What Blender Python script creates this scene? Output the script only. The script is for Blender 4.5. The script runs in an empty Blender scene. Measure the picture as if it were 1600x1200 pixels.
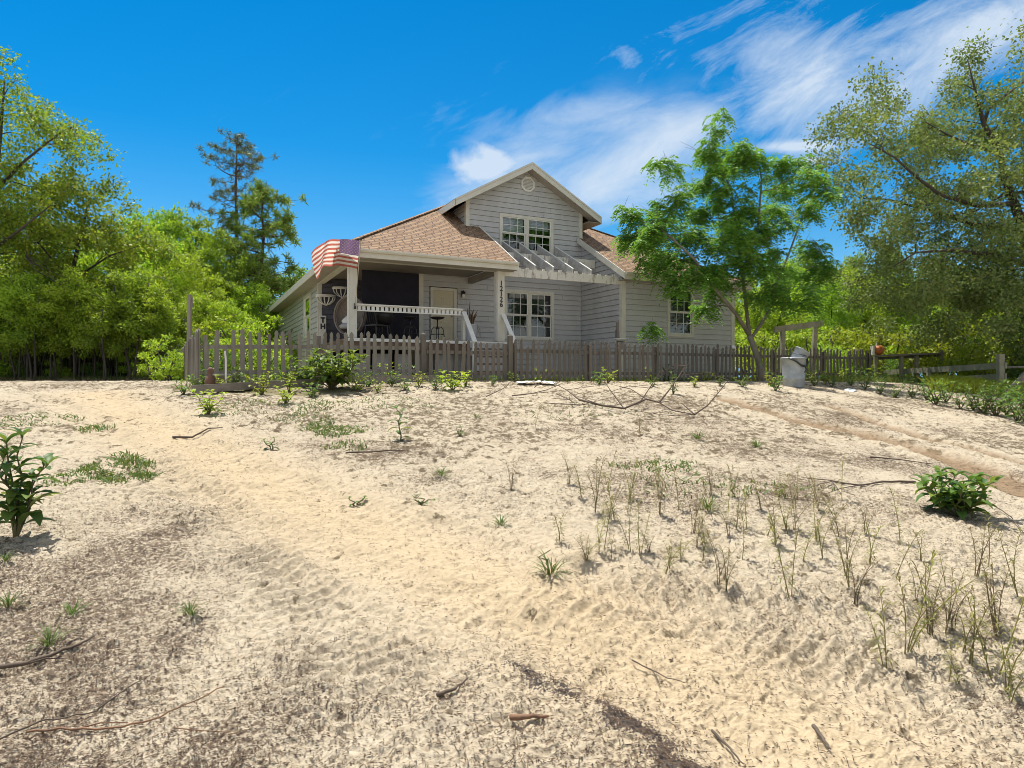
import bpy, math, random
import numpy as np
from mathutils import Vector, Matrix

R = math.radians
# ------------------------------------------------------------------ camera, sky, sun, exposure
scene = bpy.context.scene
col = scene.collection
F = 1022.0; HY = 592.0; EYE = 1.6           # focal length in photo pixels, horizon row, eye height
cam_d = bpy.data.cameras.new('camera'); cam = bpy.data.objects.new('camera', cam_d); col.objects.link(cam)
cam.location = (0, 0, EYE); cam.rotation_euler = (R(90), 0, 0)
cam_d.sensor_width = 36; cam_d.lens = 36 * F / 1600; cam_d.shift_y = -(600 - HY) / 1600
cam_d.clip_start = 0.05; cam_d.clip_end = 2000
scene.camera = cam
SUN_EL, SUN_AZ = 68.0, -32.0                  # azimuth: degrees clockwise from +Y (beyond the house)
sun_dir = Vector((math.sin(R(SUN_AZ)) * math.cos(R(SUN_EL)), math.cos(R(SUN_AZ)) * math.cos(R(SUN_EL)), math.sin(R(SUN_EL))))
sl = bpy.data.lights.new('sun', 'SUN'); sl.energy = 4.8; sl.angle = R(0.53); sl.color = (1.0, 0.955, 0.87)
so = bpy.data.objects.new('sun', sl); col.objects.link(so)
so.rotation_euler = sun_dir.to_track_quat('Z', 'Y').to_euler(); so.location = (0, 0, 60)
scene.view_settings.view_transform = 'Standard'; scene.view_settings.look = 'None'
scene.view_settings.exposure = 0.55; scene.view_settings.gamma = 1.0; scene.view_settings.use_curve_mapping = False

scene.render.engine = 'CYCLES'; scene.cycles.filter_width = 0.9
world = bpy.data.worlds.new('World'); scene.world = world; world.use_nodes = True
wt = world.node_tree; wn = wt.nodes; wl = wt.links; wn.clear()
def wnode(t, **k):
    n = wn.new(t)
    for a, b in k.items(): setattr(n, a, b)
    return n
def wmath(op, a, b=None, c=None, clamp=False):
    n = wnode('ShaderNodeMath', operation=op); n.use_clamp = clamp
    for i, s in enumerate((a, b, c)):
        if s is None: continue
        if isinstance(s, (int, float)): n.inputs[i].default_value = s
        else: wl.new(s, n.inputs[i])
    return n.outputs[0]
w_out = wnode('ShaderNodeOutputWorld'); w_bg = wnode('ShaderNodeBackground'); w_bg.inputs['Strength'].default_value = 0.1
sky = wnode('ShaderNodeTexSky', sky_type='NISHITA'); sky.sun_disc = False
sky.sun_elevation = R(SUN_EL); sky.sun_rotation = R(SUN_AZ)
sky.air_density = 1.0; sky.dust_density = 0.35; sky.ozone_density = 2.2; sky.altitude = 50
hs = wnode('ShaderNodeHueSaturation'); hs.inputs['Hue'].default_value = 0.495; hs.inputs['Saturation'].default_value = 1.62; hs.inputs['Value'].default_value = .92
wl.new(sky.outputs[0], hs.inputs['Color'])
wtc = wnode('ShaderNodeTexCoord'); wsp = wnode('ShaderNodeSeparateXYZ'); wl.new(wtc.outputs['Generated'], wsp.inputs[0])
wy = wmath('MAXIMUM', wsp.outputs[1], 0.05)
ca = wmath('DIVIDE', wsp.outputs[0], wy); ce = wmath('DIVIDE', wsp.outputs[2], wy)
fwd = wmath('GREATER_THAN', wsp.outputs[1], 0.06)
def cloud_noise(ang, sx, sy, scale, detail=9, rough=0.62, dist=0.6, off=0):
    c = wnode('ShaderNodeCombineXYZ'); wl.new(ca, c.inputs[0]); wl.new(ce, c.inputs[1]); c.inputs[2].default_value = off
    m = wnode('ShaderNodeMapping'); m.vector_type = 'TEXTURE'; wl.new(c.outputs[0], m.inputs[0])
    m.inputs['Rotation'].default_value = (0, 0, R(ang)); m.inputs['Scale'].default_value = (sx, sy, 1)
    n = wnode('ShaderNodeTexNoise'); wl.new(m.outputs[0], n.inputs['Vector'])
    n.inputs['Scale'].default_value = scale; n.inputs['Detail'].default_value = detail; n.inputs['Roughness'].default_value = rough; n.inputs['Distortion'].default_value = dist
    return n.outputs[0]
def ell(px, py, rx, ry, ang):
    a0 = (px - 800) / F; e0 = (HY - py) / F; c, s = math.cos(R(ang)), math.sin(R(ang))
    da = wmath('SUBTRACT', ca, a0); de = wmath('SUBTRACT', ce, e0)
    u = wmath('MULTIPLY', wmath('ADD', wmath('MULTIPLY', da, c), wmath('MULTIPLY', de, s)), F / rx)
    v = wmath('MULTIPLY', wmath('SUBTRACT', wmath('MULTIPLY', de, c), wmath('MULTIPLY', da, s)), F / ry)
    d = wmath('ADD', wmath('MULTIPLY', u, u), wmath('MULTIPLY', v, v))
    return wmath('EXPONENT', wmath('MULTIPLY', d, -1.0))
def addall(l):
    r = l[0]
    for x in l[1:]: r = wmath('ADD', r, x)
    return r
soft = addall([wmath('MULTIPLY', ell(960, 280, 165, 42, 24), .95), wmath('MULTIPLY', ell(880, 190, 190, 40, 6), .62),
               wmath('MULTIPLY', ell(1000, 320, 120, 30, 14), .75), wmath('MULTIPLY', ell(1085, 190, 80, 36, 20), .55), wmath('MULTIPLY', ell(770, 295, 110, 36, 12), .62), wmath('MULTIPLY', ell(860, 240, 120, 40, 10), .45)])
puff = addall([wmath('MULTIPLY', ell(738, 256, 46, 20, -8), .85), wmath('MULTIPLY', ell(765, 236, 26, 12, -25), .8), wmath('MULTIPLY', ell(735, 290, 60, 26, 30), .6)])
wisp = addall([wmath('MULTIPLY', ell(1235, 105, 85, 105, -35), .9), wmath('MULTIPLY', ell(1400, 130, 230, 75, 30), .9), wmath('MULTIPLY', ell(1560, 40, 120, 60, 15), .8),
               wmath('MULTIPLY', ell(1240, 229, 60, 9, 2), .9), wmath('MULTIPLY', ell(1270, 251, 26, 5, 4), .55), wmath('MULTIPLY', ell(975, 85, 24, 12, -30), .2), wmath('MULTIPLY', ell(1060, 60, 170, 70, 20), .28),
               wmath('MULTIPLY', ell(600, 170, 260, 60, 8), .12)])
n1 = cloud_noise(22, 2.2, 1.0, 9.0, 9, .6, .5); n2 = cloud_noise(-10, 1.2, 1.0, 17.0, 10, .6, .3, 3.1); n3 = cloud_noise(32, 2.4, .8, 13.0, 12, .70, .45, 7.7)
d1 = wmath('MULTIPLY', wmath('SUBTRACT', wmath('ADD', wmath('MULTIPLY', soft, .80), wmath('MULTIPLY', n1, 1.7)), 1.02), 1.15, None, True)
d2 = wmath('MULTIPLY', wmath('SUBTRACT', wmath('ADD', wmath('MULTIPLY', puff, .75), wmath('MULTIPLY', n2, 1.6)), 1.12), 1.25, None, True)
d3 = wmath('MULTIPLY', wmath('SUBTRACT', wmath('ADD', wmath('MULTIPLY', wisp, .80), wmath('MULTIPLY', n3, 1.7)), 1.10), 1.15, None, True)
d1 = wmath('MULTIPLY', d1, wmath('MINIMUM', wmath('MULTIPLY', soft, 3.0), 1)); d2 = wmath('MULTIPLY', d2, wmath('MINIMUM', wmath('MULTIPLY', puff, 4.0), 1)); d3 = wmath('MULTIPLY', d3, wmath('MINIMUM', wmath('MULTIPLY', wisp, 4.0), 1))
dens = wmath('MULTIPLY', wmath('MINIMUM', addall([d1, d2, d3]), .86), fwd)
wmix = wnode('ShaderNodeMix', data_type='RGBA'); wl.new(dens, wmix.inputs[0]); low = wmath('EXPONENT', wmath('MULTIPLY', wmath('MAXIMUM', ce, 0.0), -7.0))
lmix = wnode('ShaderNodeMix', data_type='RGBA'); wl.new(low, lmix.inputs[0]); wl.new(hs.outputs[0], lmix.inputs[6]); lmix.inputs[7].default_value = (1.5, 3.9, 6.6, 1)
wl.new(lmix.outputs[2], wmix.inputs[6]); wmix.inputs[7].default_value = (4.9, 5.6, 6.4, 1)
# unseen cloud deck overhead and behind the viewer, added as neutral fill light
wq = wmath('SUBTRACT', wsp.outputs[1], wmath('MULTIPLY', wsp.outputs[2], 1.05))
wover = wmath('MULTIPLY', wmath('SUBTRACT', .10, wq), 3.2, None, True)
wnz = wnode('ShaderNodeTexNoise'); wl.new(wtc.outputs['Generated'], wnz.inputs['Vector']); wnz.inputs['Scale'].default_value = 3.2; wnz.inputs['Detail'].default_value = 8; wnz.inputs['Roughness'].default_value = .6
wfill_cov = wmath('MULTIPLY', wover, wmath('MULTIPLY', wmath('SUBTRACT', wnz.outputs[0], .33), 4.0, None, True))
wmix2 = wnode('ShaderNodeMix', data_type='RGBA'); wl.new(wmath('MULTIPLY', wfill_cov, .9), wmix2.inputs[0]); wl.new(wmix.outputs[2], wmix2.inputs[6]); wmix2.inputs[7].default_value = (5.6, 5.5, 5.3, 1)
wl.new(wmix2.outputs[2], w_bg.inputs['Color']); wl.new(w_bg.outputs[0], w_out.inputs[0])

# ------------------------------------------------------------------ helpers
rng = random.Random(7)
def link(o, parent=None):
    col.objects.link(o)
    if parent is not None: o.parent = parent
    return o
def tag(o, label=None, cat=None, group=None, kind=None):
    if label: o['label'] = label
    if cat: o['category'] = cat
    if group: o['group'] = group
    if kind: o['kind'] = kind
    return o
def thing(name, label, cat, loc=(0, 0, 0), rotz=0.0, group=None, parent=None):
    o = bpy.data.objects.new(name, None); link(o, parent)
    o.empty_display_size = .2; o.location = loc; o.rotation_euler = (0, 0, rotz)
    return tag(o, label, cat, group)
def dup(root, loc, rotz=0, label=None, group=None, scale=None):
    def cp(o, par):
        c = o.copy(); col.objects.link(c); c.parent = par
        for ch in list(o.children): cp(ch, c)
        return c
    r = cp(root, None); r.location = loc; r.rotation_euler = (0, 0, rotz)
    if scale: r.scale = scale if hasattr(scale, '__len__') else (scale,) * 3
    if label: r['label'] = label
    if group: r['group'] = group
    return r

class MB:
    def __init__(s): s.v = []; s.f = []; s.m = []
    def add(s, vs, fs, mi=0):
        b = len(s.v); s.v += [tuple(v) for v in vs]; s.f += [tuple(i + b for i in f) for f in fs]; s.m += [mi] * len(fs); return s
    def box(s, x0, x1, y0, y1, z0, z1, mi=0):
        return s.add([(x0, y0, z0), (x1, y0, z0), (x1, y1, z0), (x0, y1, z0), (x0, y0, z1), (x1, y0, z1), (x1, y1, z1), (x0, y1, z1)],
                     [(3, 2, 1, 0), (4, 5, 6, 7), (0, 1, 5, 4), (1, 2, 6, 5), (2, 3, 7, 6), (3, 0, 4, 7)], mi)
    def bar(s, p, q, w, h, up=(0, 0, 1), mi=0):
        p = Vector(p); q = Vector(q); d = (q - p).normalized(); a = d.cross(Vector(up)); a = a.normalized() if a.length > 1e-6 else Vector((1, 0, 0)); u = a.cross(d)
        vs = [o + a * sx * w / 2 + u * sz * h / 2 for o in (p, q) for sx, sz in ((-1, -1), (1, -1), (1, 1), (-1, 1))]
        return s.add(vs, [(0, 1, 2, 3), (7, 6, 5, 4), (0, 4, 5, 1), (1, 5, 6, 2), (2, 6, 7, 3), (3, 7, 4, 0)], mi)
    def tube(s, pts, radii, n=6, mi=0, cap=True):
        pts = [Vector(p) for p in pts]
        if not hasattr(radii, '__len__'): radii = [radii] * len(pts)
        ref = Vector((0.31, .2, 1)) if abs((pts[-1] - pts[0]).normalized().z) < .9 else Vector((1, .1, 0))
        vs = []; fs = []
        for i, p in enumerate(pts):
            d = (pts[min(i + 1, len(pts) - 1)] - pts[max(i - 1, 0)]).normalized()
            a = d.cross(ref).normalized(); b = d.cross(a)
            for k in range(n):
                t = 2 * math.pi * k / n; vs.append(p + (a * math.cos(t) + b * math.sin(t)) * radii[i])
        for i in range(len(pts) - 1):
            for k in range(n): fs.append((i * n + k, i * n + (k + 1) % n, (i + 1) * n + (k + 1) % n, (i + 1) * n + k))
        if cap: fs.append(tuple(range(n - 1, -1, -1))); fs.append(tuple((len(pts) - 1) * n + k for k in range(n)))
        return s.add(vs, fs, mi)
    def lathe(s, prof, n=16, c=(0, 0, 0), mi=0, tilt=None):
        vs = []; fs = []
        for r, z in prof:
            for k in range(n):
                t = 2 * math.pi * k / n; p = Vector((r * math.cos(t), r * math.sin(t), z))
                if tilt is not None: p = tilt @ p
                vs.append(p + Vector(c))
        for i in range(len(prof) - 1):
            for k in range(n): fs.append((i * n + k, i * n + (k + 1) % n, (i + 1) * n + (k + 1) % n, (i + 1) * n + k))
        return s.add(vs, fs, mi)
    def prism(s, poly, d, mi=0):                       # poly: 3-D outline, extruded by vector d
        n = len(poly); d = Vector(d); vs = [Vector(p) for p in poly] + [Vector(p) + d for p in poly]
        fs = [tuple(range(n - 1, -1, -1)), tuple(range(n, 2 * n))] + [(i, (i + 1) % n, n + (i + 1) % n, n + i) for i in range(n)]
        return s.add(vs, fs, mi)
    def build(s, name, m, parent=None, smooth=False):
        me = bpy.data.meshes.new(name); me.from_pydata(s.v, [], s.f)
        for x in (m if isinstance(m, (list, tuple)) else [m]): me.materials.append(x)
        me.polygons.foreach_set('material_index', s.m)
        if smooth: me.polygons.foreach_set('use_smooth', [True] * len(s.f))
        me.update(); o = bpy.data.objects.new(name, me); return link(o, parent)
    def mesh(s, name, m):
        me = bpy.data.meshes.new(name); me.from_pydata(s.v, [], s.f); me.materials.append(m); me.update(); return me

def quads_mesh(name, V, nv, m, faces=None):
    """numpy verts (N,3); every nv consecutive verts is one face unless faces is given"""
    V = np.asarray(V, np.float32); me = bpy.data.meshes.new(name); me.vertices.add(len(V)); me.vertices.foreach_set('co', V.ravel())
    idx = np.arange(len(V), dtype=np.int32) if faces is None else np.asarray(faces, np.int32).ravel()
    nf = len(idx) // nv; me.loops.add(len(idx)); me.loops.foreach_set('vertex_index', idx)
    me.polygons.add(nf); me.polygons.foreach_set('loop_start', np.arange(nf, dtype=np.int32) * nv); me.polygons.foreach_set('loop_total', np.full(nf, nv, np.int32))
    me.materials.append(m); me.update(calc_edges=True); me.validate(); return me
def mobj(name, me, parent=None): return link(bpy.data.objects.new(name, me), parent)

# ------------------------------------------------------------------ materials
def new_mat(name):
    m = bpy.data.materials.new(name); m.use_nodes = True; t = m.node_tree; t.nodes.clear()
    o = t.nodes.new('ShaderNodeOutputMaterial'); b = t.nodes.new('ShaderNodeBsdfPrincipled'); t.links.new(b.outputs[0], o.inputs[0]); return m, t, b, o
def N(t, typ, **k):
    n = t.nodes.new(typ)
    for a, v in k.items(): setattr(n, a, v)
    return n
def mix(t, fac, a, b, blend='MIX'):
    n = N(t, 'ShaderNodeMix', data_type='RGBA', blend_type=blend)
    for i, s in ((0, fac), (6, a), (7, b)):
        if hasattr(s, 'links') or hasattr(s, 'is_linked'): t.links.new(s, n.inputs[i])
        elif isinstance(s, (int, float)): n.inputs[i].default_value = s
        else: n.inputs[i].default_value = (*s, 1) if len(s) == 3 else s
    return n.outputs[2]
def noise_tex(t, scale, detail=5, rough=.6, vec=None, stretch=None, coord='Object'):
    tc = N(t, 'ShaderNodeTexCoord'); mp = N(t, 'ShaderNodeMapping'); t.links.new(tc.outputs[coord], mp.inputs[0])
    if stretch: mp.inputs['Scale'].default_value = stretch
    n = N(t, 'ShaderNodeTexNoise'); t.links.new(mp.outputs[0], n.inputs['Vector'])
    n.inputs['Scale'].default_value = scale; n.inputs['Detail'].default_value = detail; n.inputs['Roughness'].default_value = rough
    return n.outputs[0]
def ramp(t, s, stops):
    r = N(t, 'ShaderNodeValToRGB'); t.links.new(s, r.inputs[0]); e = r.color_ramp.elements
    while len(e) < len(stops): e.new(.5)
    for i, (p, c) in enumerate(stops): e[i].position = p; e[i].color = (*c, 1) if hasattr(c, '__len__') else (c, c, c, 1)
    return r.outputs[0]
def bump(t, b, s, strength=.3, dist=.01):
    n = N(t, 'ShaderNodeBump'); n.inputs['Strength'].default_value = strength; n.inputs['Distance'].default_value = dist
    t.links.new(s, n.inputs['Height']); t.links.new(n.outputs[0], b.inputs['Normal'])
def paint(name, c, c2=None, rough=.6, scale=3.0, stretch=None, bmp=.15, metal=0, lo=.35, hi=.7, fine=40):
    m, t, b, o = new_mat(name); c2 = c2 or tuple(x * .72 for x in c)
    n = noise_tex(t, scale, 6, .65, stretch=stretch); n2 = noise_tex(t, fine, 3, .6, stretch=stretch)
    f = ramp(t, n, [(lo, 0.0), (hi, 1.0)]); cc = mix(t, f, c, c2); cc = mix(t, .25, cc, mix(t, n2, (.2, .2, .2), (.8, .8, .8)), 'OVERLAY')
    t.links.new(cc, b.inputs['Base Color']); b.inputs['Roughness'].default_value = rough; b.inputs['Metallic'].default_value = metal
    if bmp: bump(t, b, n2, bmp, .004)
    return m
M = {}
M['siding'] = paint('grey_siding_paint', (.50, .498, .495), (.41, .405, .395), .62, 1.1, (1.2, 1.2, .8), .15, lo=.4, hi=.8, fine=22)
M['porchwall_shade'] = paint('porch_wall_shade_tone', (.12, .12, .15), (.08, .08, .10), .7, 2, None, .1)  # darkened wall colour: the shade inside the porch is put into the paint
M['trim'] = paint('cream_trim_paint', (.66, .635, .555), (.56, .535, .455), .55, 2.5, None, .08)
M['white'] = paint('white_paint', (.78, .77, .73), (.66, .63, .56), .5, 4, None, .08)
M['peel'] = paint('weathered_white_beam', (.70, .67, .60), (.30, .26, .21), .75, 7, (1, 1, .35), .4, lo=.52, hi=.66)
M['rafter'] = paint('grey_weathered_rafter', (.62, .60, .56), (.36, .34, .31), .75, 5, None, .3)
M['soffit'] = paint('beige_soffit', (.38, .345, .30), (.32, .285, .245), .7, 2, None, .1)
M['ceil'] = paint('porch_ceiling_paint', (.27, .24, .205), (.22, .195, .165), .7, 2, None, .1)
M['fence'] = paint('weathered_grey_fence', (.275, .25, .21), (.15, .13, .105), .85, 6, (1, 1, .12), .5, fine=60)
M['fence2'] = paint('darker_weathered_fence', (.15, .132, .108), (.08, .068, .054), .85, 6, (1, 1, .12), .5, fine=60)
M['fence3'] = paint('brown_weathered_fence', (.19, .165, .135), (.105, .088, .07), .85, 6, (1, 1, .12), .5, fine=60)
M['plank'] = paint('old_timber', (.24, .215, .18), (.12, .10, .08), .85, 5, (.2, 1, 1), .5)
M['mossrail'] = paint('greenish_old_rail', (.30, .29, .20), (.20, .185, .12), .85, 5, None, .5)
M['door'] = paint('beige_door', (.62, .56, .40), (.55, .49, .34), .5, 2, None, .05)
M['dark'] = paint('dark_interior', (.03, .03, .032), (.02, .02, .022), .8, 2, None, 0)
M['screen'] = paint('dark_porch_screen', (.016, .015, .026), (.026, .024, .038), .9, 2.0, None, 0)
M['brown'] = paint('brown_deck_wood', (.17, .11, .075), (.10, .065, .045), .8, 6, (.3, 1, 1), .3)
M['block'] = paint('pale_foundation_panel', (.46, .45, .44), (.36, .35, .33), .8, 3, None, .2)
M['black'] = paint('black_metal', (.02, .02, .022), (.03, .028, .028), .45, 8, None, .1)
M['galv'] = paint('galvanised_steel', (.40, .43, .45), (.27, .30, .32), .5, 5, None, .15, metal=.35)
M['blind'] = paint('white_blind', (.68, .70, .74), (.6, .62, .66), .6, 3, None, 0)
M['curtain'] = paint('grey_curtain', (.10, .10, .095), (.06, .06, .058), .8, 6, (1, 1, .1), 0)
M['plastic'] = paint('white_plastic', (.80, .80, .80), (.66, .66, .66), .35, 5, None, .2)
M['bark'] = paint('grey_bark', (.125, .105, .082), (.06, .05, .04), .9, 6, (1, 1, .25), .9, fine=25)
M['oakbark'] = paint('dark_oak_bark', (.085, .07, .055), (.04, .033, .027), .9, 6, (1, 1, .25), .9, fine=25)
M['palebark'] = paint('pale_mottled_bark', (.24, .215, .165), (.13, .11, .08), .9, 9, (1, 1, .4), .8, fine=25)
M['pinebark'] = paint('pine_bark', (.13, .085, .062), (.065, .043, .034), .9, 8, (1, 1, .3), .9, fine=25)
M['stick'] = paint('dry_stick', (.13, .095, .07), (.075, .055, .042), .9, 12, None, .4)
M['redstick'] = paint('reddish_dry_wood', (.26, .14, .075), (.14, .08, .05), .85, 14, None, .4)
M['stem'] = paint('plant_stem', (.12, .13, .05), (.10, .07, .035), .7, 10, None, .1)
M['redclay'] = paint('terracotta', (.22, .11, .075), (.12, .065, .045), .8, 8, None, .2)
M['orange'] = paint('orange_glaze', (.62, .20, .045), (.40, .11, .03), .5, 9, None, .2)
M['pot'] = paint('pale_grey_planter', (.58, .60, .62), (.48, .50, .52), .6, 4, None, .1)
M['cush'] = paint('grey_cushion', (.36, .36, .38), (.28, .28, .30), .9, 6, None, .2)
M['wicker'] = paint('grey_brown_wicker', (.27, .23, .20), (.15, .12, .10), .8, 30, None, .5)
M['stone'] = paint('grey_rubble', (.30, .29, .27), (.18, .17, .155), .9, 5, None, .5)
M['dead'] = paint('dead_leaf_brown', (.20, .14, .085), (.11, .075, .045), .8, 12, None, .2)
M['brass'] = paint('pole_metal', (.50, .45, .35), (.36, .32, .25), .4, 8, None, .1)
M['lampglass'] = paint('frosted_lamp_glass', (.8, .76, .66), (.7, .66, .56), .3, 4, None, 0)

def leaf_mat(name, c1, c2, c3, trans=.46, rough=.5, spec=.28):
    m, t, b, o = new_mat(name); g = N(t, 'ShaderNodeNewGeometry')
    cc = ramp(t, g.outputs['Random Per Island'], [(0.0, c1), (.5, c2), (1.0, c3)])
    oi = N(t, 'ShaderNodeObjectInfo'); hv = N(t, 'ShaderNodeHueSaturation')
    mr = N(t, 'ShaderNodeMapRange'); t.links.new(oi.outputs['Random'], mr.inputs[0]); mr.inputs[3].default_value = .485; mr.inputs[4].default_value = .512; t.links.new(mr.outputs[0], hv.inputs['Hue'])
    mv = N(t, 'ShaderNodeMapRange'); t.links.new(oi.outputs['Random'], mv.inputs[0]); mv.inputs[3].default_value = .85; mv.inputs[4].default_value = 1.15; t.links.new(mv.outputs[0], hv.inputs['Value'])
    t.links.new(cc, hv.inputs['Color']); cc = hv.outputs[0]
    t.links.new(cc, b.inputs['Base Color']); b.inputs['Roughness'].default_value = rough; b.inputs['Specular IOR Level'].default_value = spec
    tr = N(t, 'ShaderNodeBsdfTranslucent'); t.links.new(mix(t, 1.0, cc, (1.25, 1.2, .55), 'MULTIPLY'), tr.inputs[0])
    ms = N(t, 'ShaderNodeMixShader'); ms.inputs[0].default_value = trans
    t.links.new(b.outputs[0], ms.inputs[1]); t.links.new(tr.outputs[0], ms.inputs[2]); t.links.new(ms.outputs[0], o.inputs[0]); return m
L = {}
L['olive'] = leaf_mat('olive_oak_leaves', (.14, .24, .03), (.22, .34, .042), (.33, .37, .055))
L['green'] = leaf_mat('mid_green_leaves', (.15, .26, .026), (.24, .37, .04), (.33, .45, .06))
L['bright'] = leaf_mat('bright_green_leaves', (.22, .37, .03), (.33, .48, .048), (.43, .54, .08))
L['oak'] = leaf_mat('dusty_oak_leaves', (.12, .19, .05), (.22, .34, .11), (.29, .335, .14), .38, .5, .28)
L['sumac'] = leaf_mat('compound_tree_leaves', (.10, .22, .035), (.15, .30, .05), (.23, .38, .06), .42, .48, .3)
L['pine'] = leaf_mat('pine_needles', (.13, .25, .045), (.21, .35, .06), (.31, .41, .09), .3)
L['pinedark'] = leaf_mat('dark_pine_needles', (.09, .12, .036), (.13, .16, .045), (.19, .18, .065), .25)
L['weed'] = leaf_mat('yellowish_weed_leaves', (.22, .22, .075), (.29, .27, .09), (.18, .20, .07), .3)
L['grass'] = leaf_mat('grass_blades', (.07, .13, .03), (.11, .18, .04), (.17, .20, .06), .3)
L['broad'] = leaf_mat('broad_weed_leaves', (.08, .16, .03), (.12, .23, .045), (.22, .31, .05), .38, .5, .3)
L['poke'] = leaf_mat('dark_glossy_leaves', (.06, .135, .035), (.10, .20, .045), (.20, .27, .05), .35, .5, .3)
L['yellow'] = leaf_mat('yellow_green_leaves', (.24, .34, .028), (.32, .42, .04), (.40, .44, .07), .4)
L['dry'] = leaf_mat('dry_grass_blades', (.22, .17, .09), (.28, .23, .13), (.16, .15, .06), .2)

# glass: a real thin pane
gm, gt, gb, go = new_mat('window_glass'); gt.nodes.remove(gb)
gg = N(gt, 'ShaderNodeBsdfGlossy'); gg.inputs['Roughness'].default_value = .03; gg.inputs[0].default_value = (.9, .95, 1, 1)
gtr = N(gt, 'ShaderNodeBsdfTransparent'); gtr.inputs[0].default_value = (.72, .78, .78, 1)
fr = N(gt, 'ShaderNodeFresnel'); fr.inputs[0].default_value = 1.5; mxs = N(gt, 'ShaderNodeMixShader')
fm = N(gt, 'ShaderNodeMath', operation='MULTIPLY_ADD'); gt.links.new(fr.outputs[0], fm.inputs[0]); fm.inputs[1].default_value = 1.4; fm.inputs[2].default_value = .06; fm.use_clamp = True
gt.links.new(fm.outputs[0], mxs.inputs[0]); gt.links.new(gtr.outputs[0], mxs.inputs[1]); gt.links.new(gg.outputs[0], mxs.inputs[2]); gt.links.new(mxs.outputs[0], go.inputs[0]); M['glass'] = gm

def shingle(name, rot):
    m, t, b, o = new_mat(name); tc = N(t, 'ShaderNodeTexCoord'); sp = N(t, 'ShaderNodeSeparateXYZ'); t.links.new(tc.outputs['Object'], sp.inputs[0])
    cb = N(t, 'ShaderNodeCombineXYZ'); a, c = (0, 1) if not rot else (1, 0)
    t.links.new(sp.outputs[a], cb.inputs[0]); mu = N(t, 'ShaderNodeMath', operation='MULTIPLY'); t.links.new(sp.outputs[c], mu.inputs[0]); mu.inputs[1].default_value = 1.155; t.links.new(mu.outputs[0], cb.inputs[1])
    br = N(t, 'ShaderNodeTexBrick'); t.links.new(cb.outputs[0], br.inputs['Vector']); br.offset = .37; br.offset_frequency = 2; br.squash = .8; br.squash_frequency = 3
    for k, v in (('Scale', 1.0), ('Mortar Size', .024), ('Brick Width', .30), ('Row Height', .15), ('Bias', 0.0), ('Mortar Smooth', .5)): br.inputs[k].default_value = v
    br.inputs['Color1'].default_value = (.21, .125, .07, 1); br.inputs['Color2'].default_value = (.325, .21, .12, 1); br.inputs['Mortar'].default_value = (.075, .045, .028, 1)
    n = noise_tex(t, 1.2, 5, .6); n2 = noise_tex(t, 160, 2, .5)
    cc = mix(t, .55, br.outputs[0], mix(t, n, (.25, .25, .25), (.78, .75, .72)), 'OVERLAY'); cc = mix(t, .3, cc, mix(t, n2, (.2, .2, .2), (.8, .8, .8)), 'OVERLAY')
    t.links.new(cc, b.inputs['Base Color']); b.inputs['Roughness'].default_value = .9
    bump(t, b, br.outputs['Fac'], .6, -.012); return m
M['shingle_f'] = shingle('brown_shingles_front', False); M['shingle_s'] = shingle('brown_shingles_side', True)

# ------------------------------------------------------------------ numpy noise and the ground
def _hash(ix, iy, seed):
    h = (ix.astype(np.int64) * 374761393 + iy.astype(np.int64) * 668265263 + seed * 1274126177) & 0xFFFFFFFF
    h = ((h ^ (h >> 13)) * 1274126177) & 0xFFFFFFFF
    return ((h ^ (h >> 16)) & 0xFFFF) / 65535.0
def pnoise(x, y, seed=0):
    x = np.asarray(x, float); y = np.asarray(y, float); ix = np.floor(x).astype(np.int64); iy = np.floor(y).astype(np.int64); fx = x - ix; fy = y - iy
    def g(a, b, dx, dy):
        t = _hash(ix + a, iy + b, seed) * 2 * np.pi; return np.cos(t) * (fx - dx) + np.sin(t) * (fy - dy)
    u = fx**3 * (fx * (fx * 6 - 15) + 10); v = fy**3 * (fy * (fy * 6 - 15) + 10)
    return ((g(0, 0, 0, 0) * (1 - u) + g(1, 0, 1, 0) * u) * (1 - v) + (g(0, 1, 0, 1) * (1 - u) + g(1, 1, 1, 1) * u) * v) * 1.4
def fbm(x, y, seed=0, o=4, gain=.5):
    r = 0; a = 1
    for i in range(o): r = r + a * pnoise(x * 2**i, y * 2**i, seed + i * 17); a *= gain
    return r
def smin(a, b, k): return -k * np.logaddexp(-a / k, -b / k)
def smax(a, b, k): return k * np.logaddexp(a / k, b / k)
def base_h(x, y):
    x = np.asarray(x, float); y = np.asarray(y, float)
    tilt = .66 * smin(smax(x - 2.2, 0 * x, .6), 0 * x + 15, .8)
    ye = y - tilt * np.clip((y - 2) / 6, 0, 1)
    h = smin(.136 * (ye - 3), 0 * x + 1.5, .10)
    return smax(h, 0 * x, .06)
def med_h(x, y):
    near = np.clip(1.3 - np.asarray(y, float) / 40, .3, 1)
    return (.035 * fbm(x * .9, y * .9, 3, 3) + .02 * pnoise(x * 2.6, y * 2.6, 11)) * near
def gh(x, y): return base_h(x, y) + med_h(x, y)
def gz(x, y): return float(gh(np.array([x]), np.array([y]))[0])
_Ys = np.concatenate([np.linspace(1.6, 8, 1300), np.linspace(8, 30, 1500), np.linspace(30, 80, 600)])
def hit(px, py):
    k = (px - 800) / F; h = gh(k * _Ys, _Ys); zr = EYE - (py - HY) / F * _Ys; i = int(np.argmax(h >= zr))
    if h[i] < zr[i]: i = len(_Ys) - 1
    return Vector((k * _Ys[i], _Ys[i], float(h[i])))
def P(px, py, Y): return Vector(((px - 800) / F * Y, Y, EYE + (HY - py) / F * Y))
def G(px, Y, dz=0): x = (px - 800) / F * Y; return Vector((x, Y, gz(x, Y) + dz))

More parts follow.
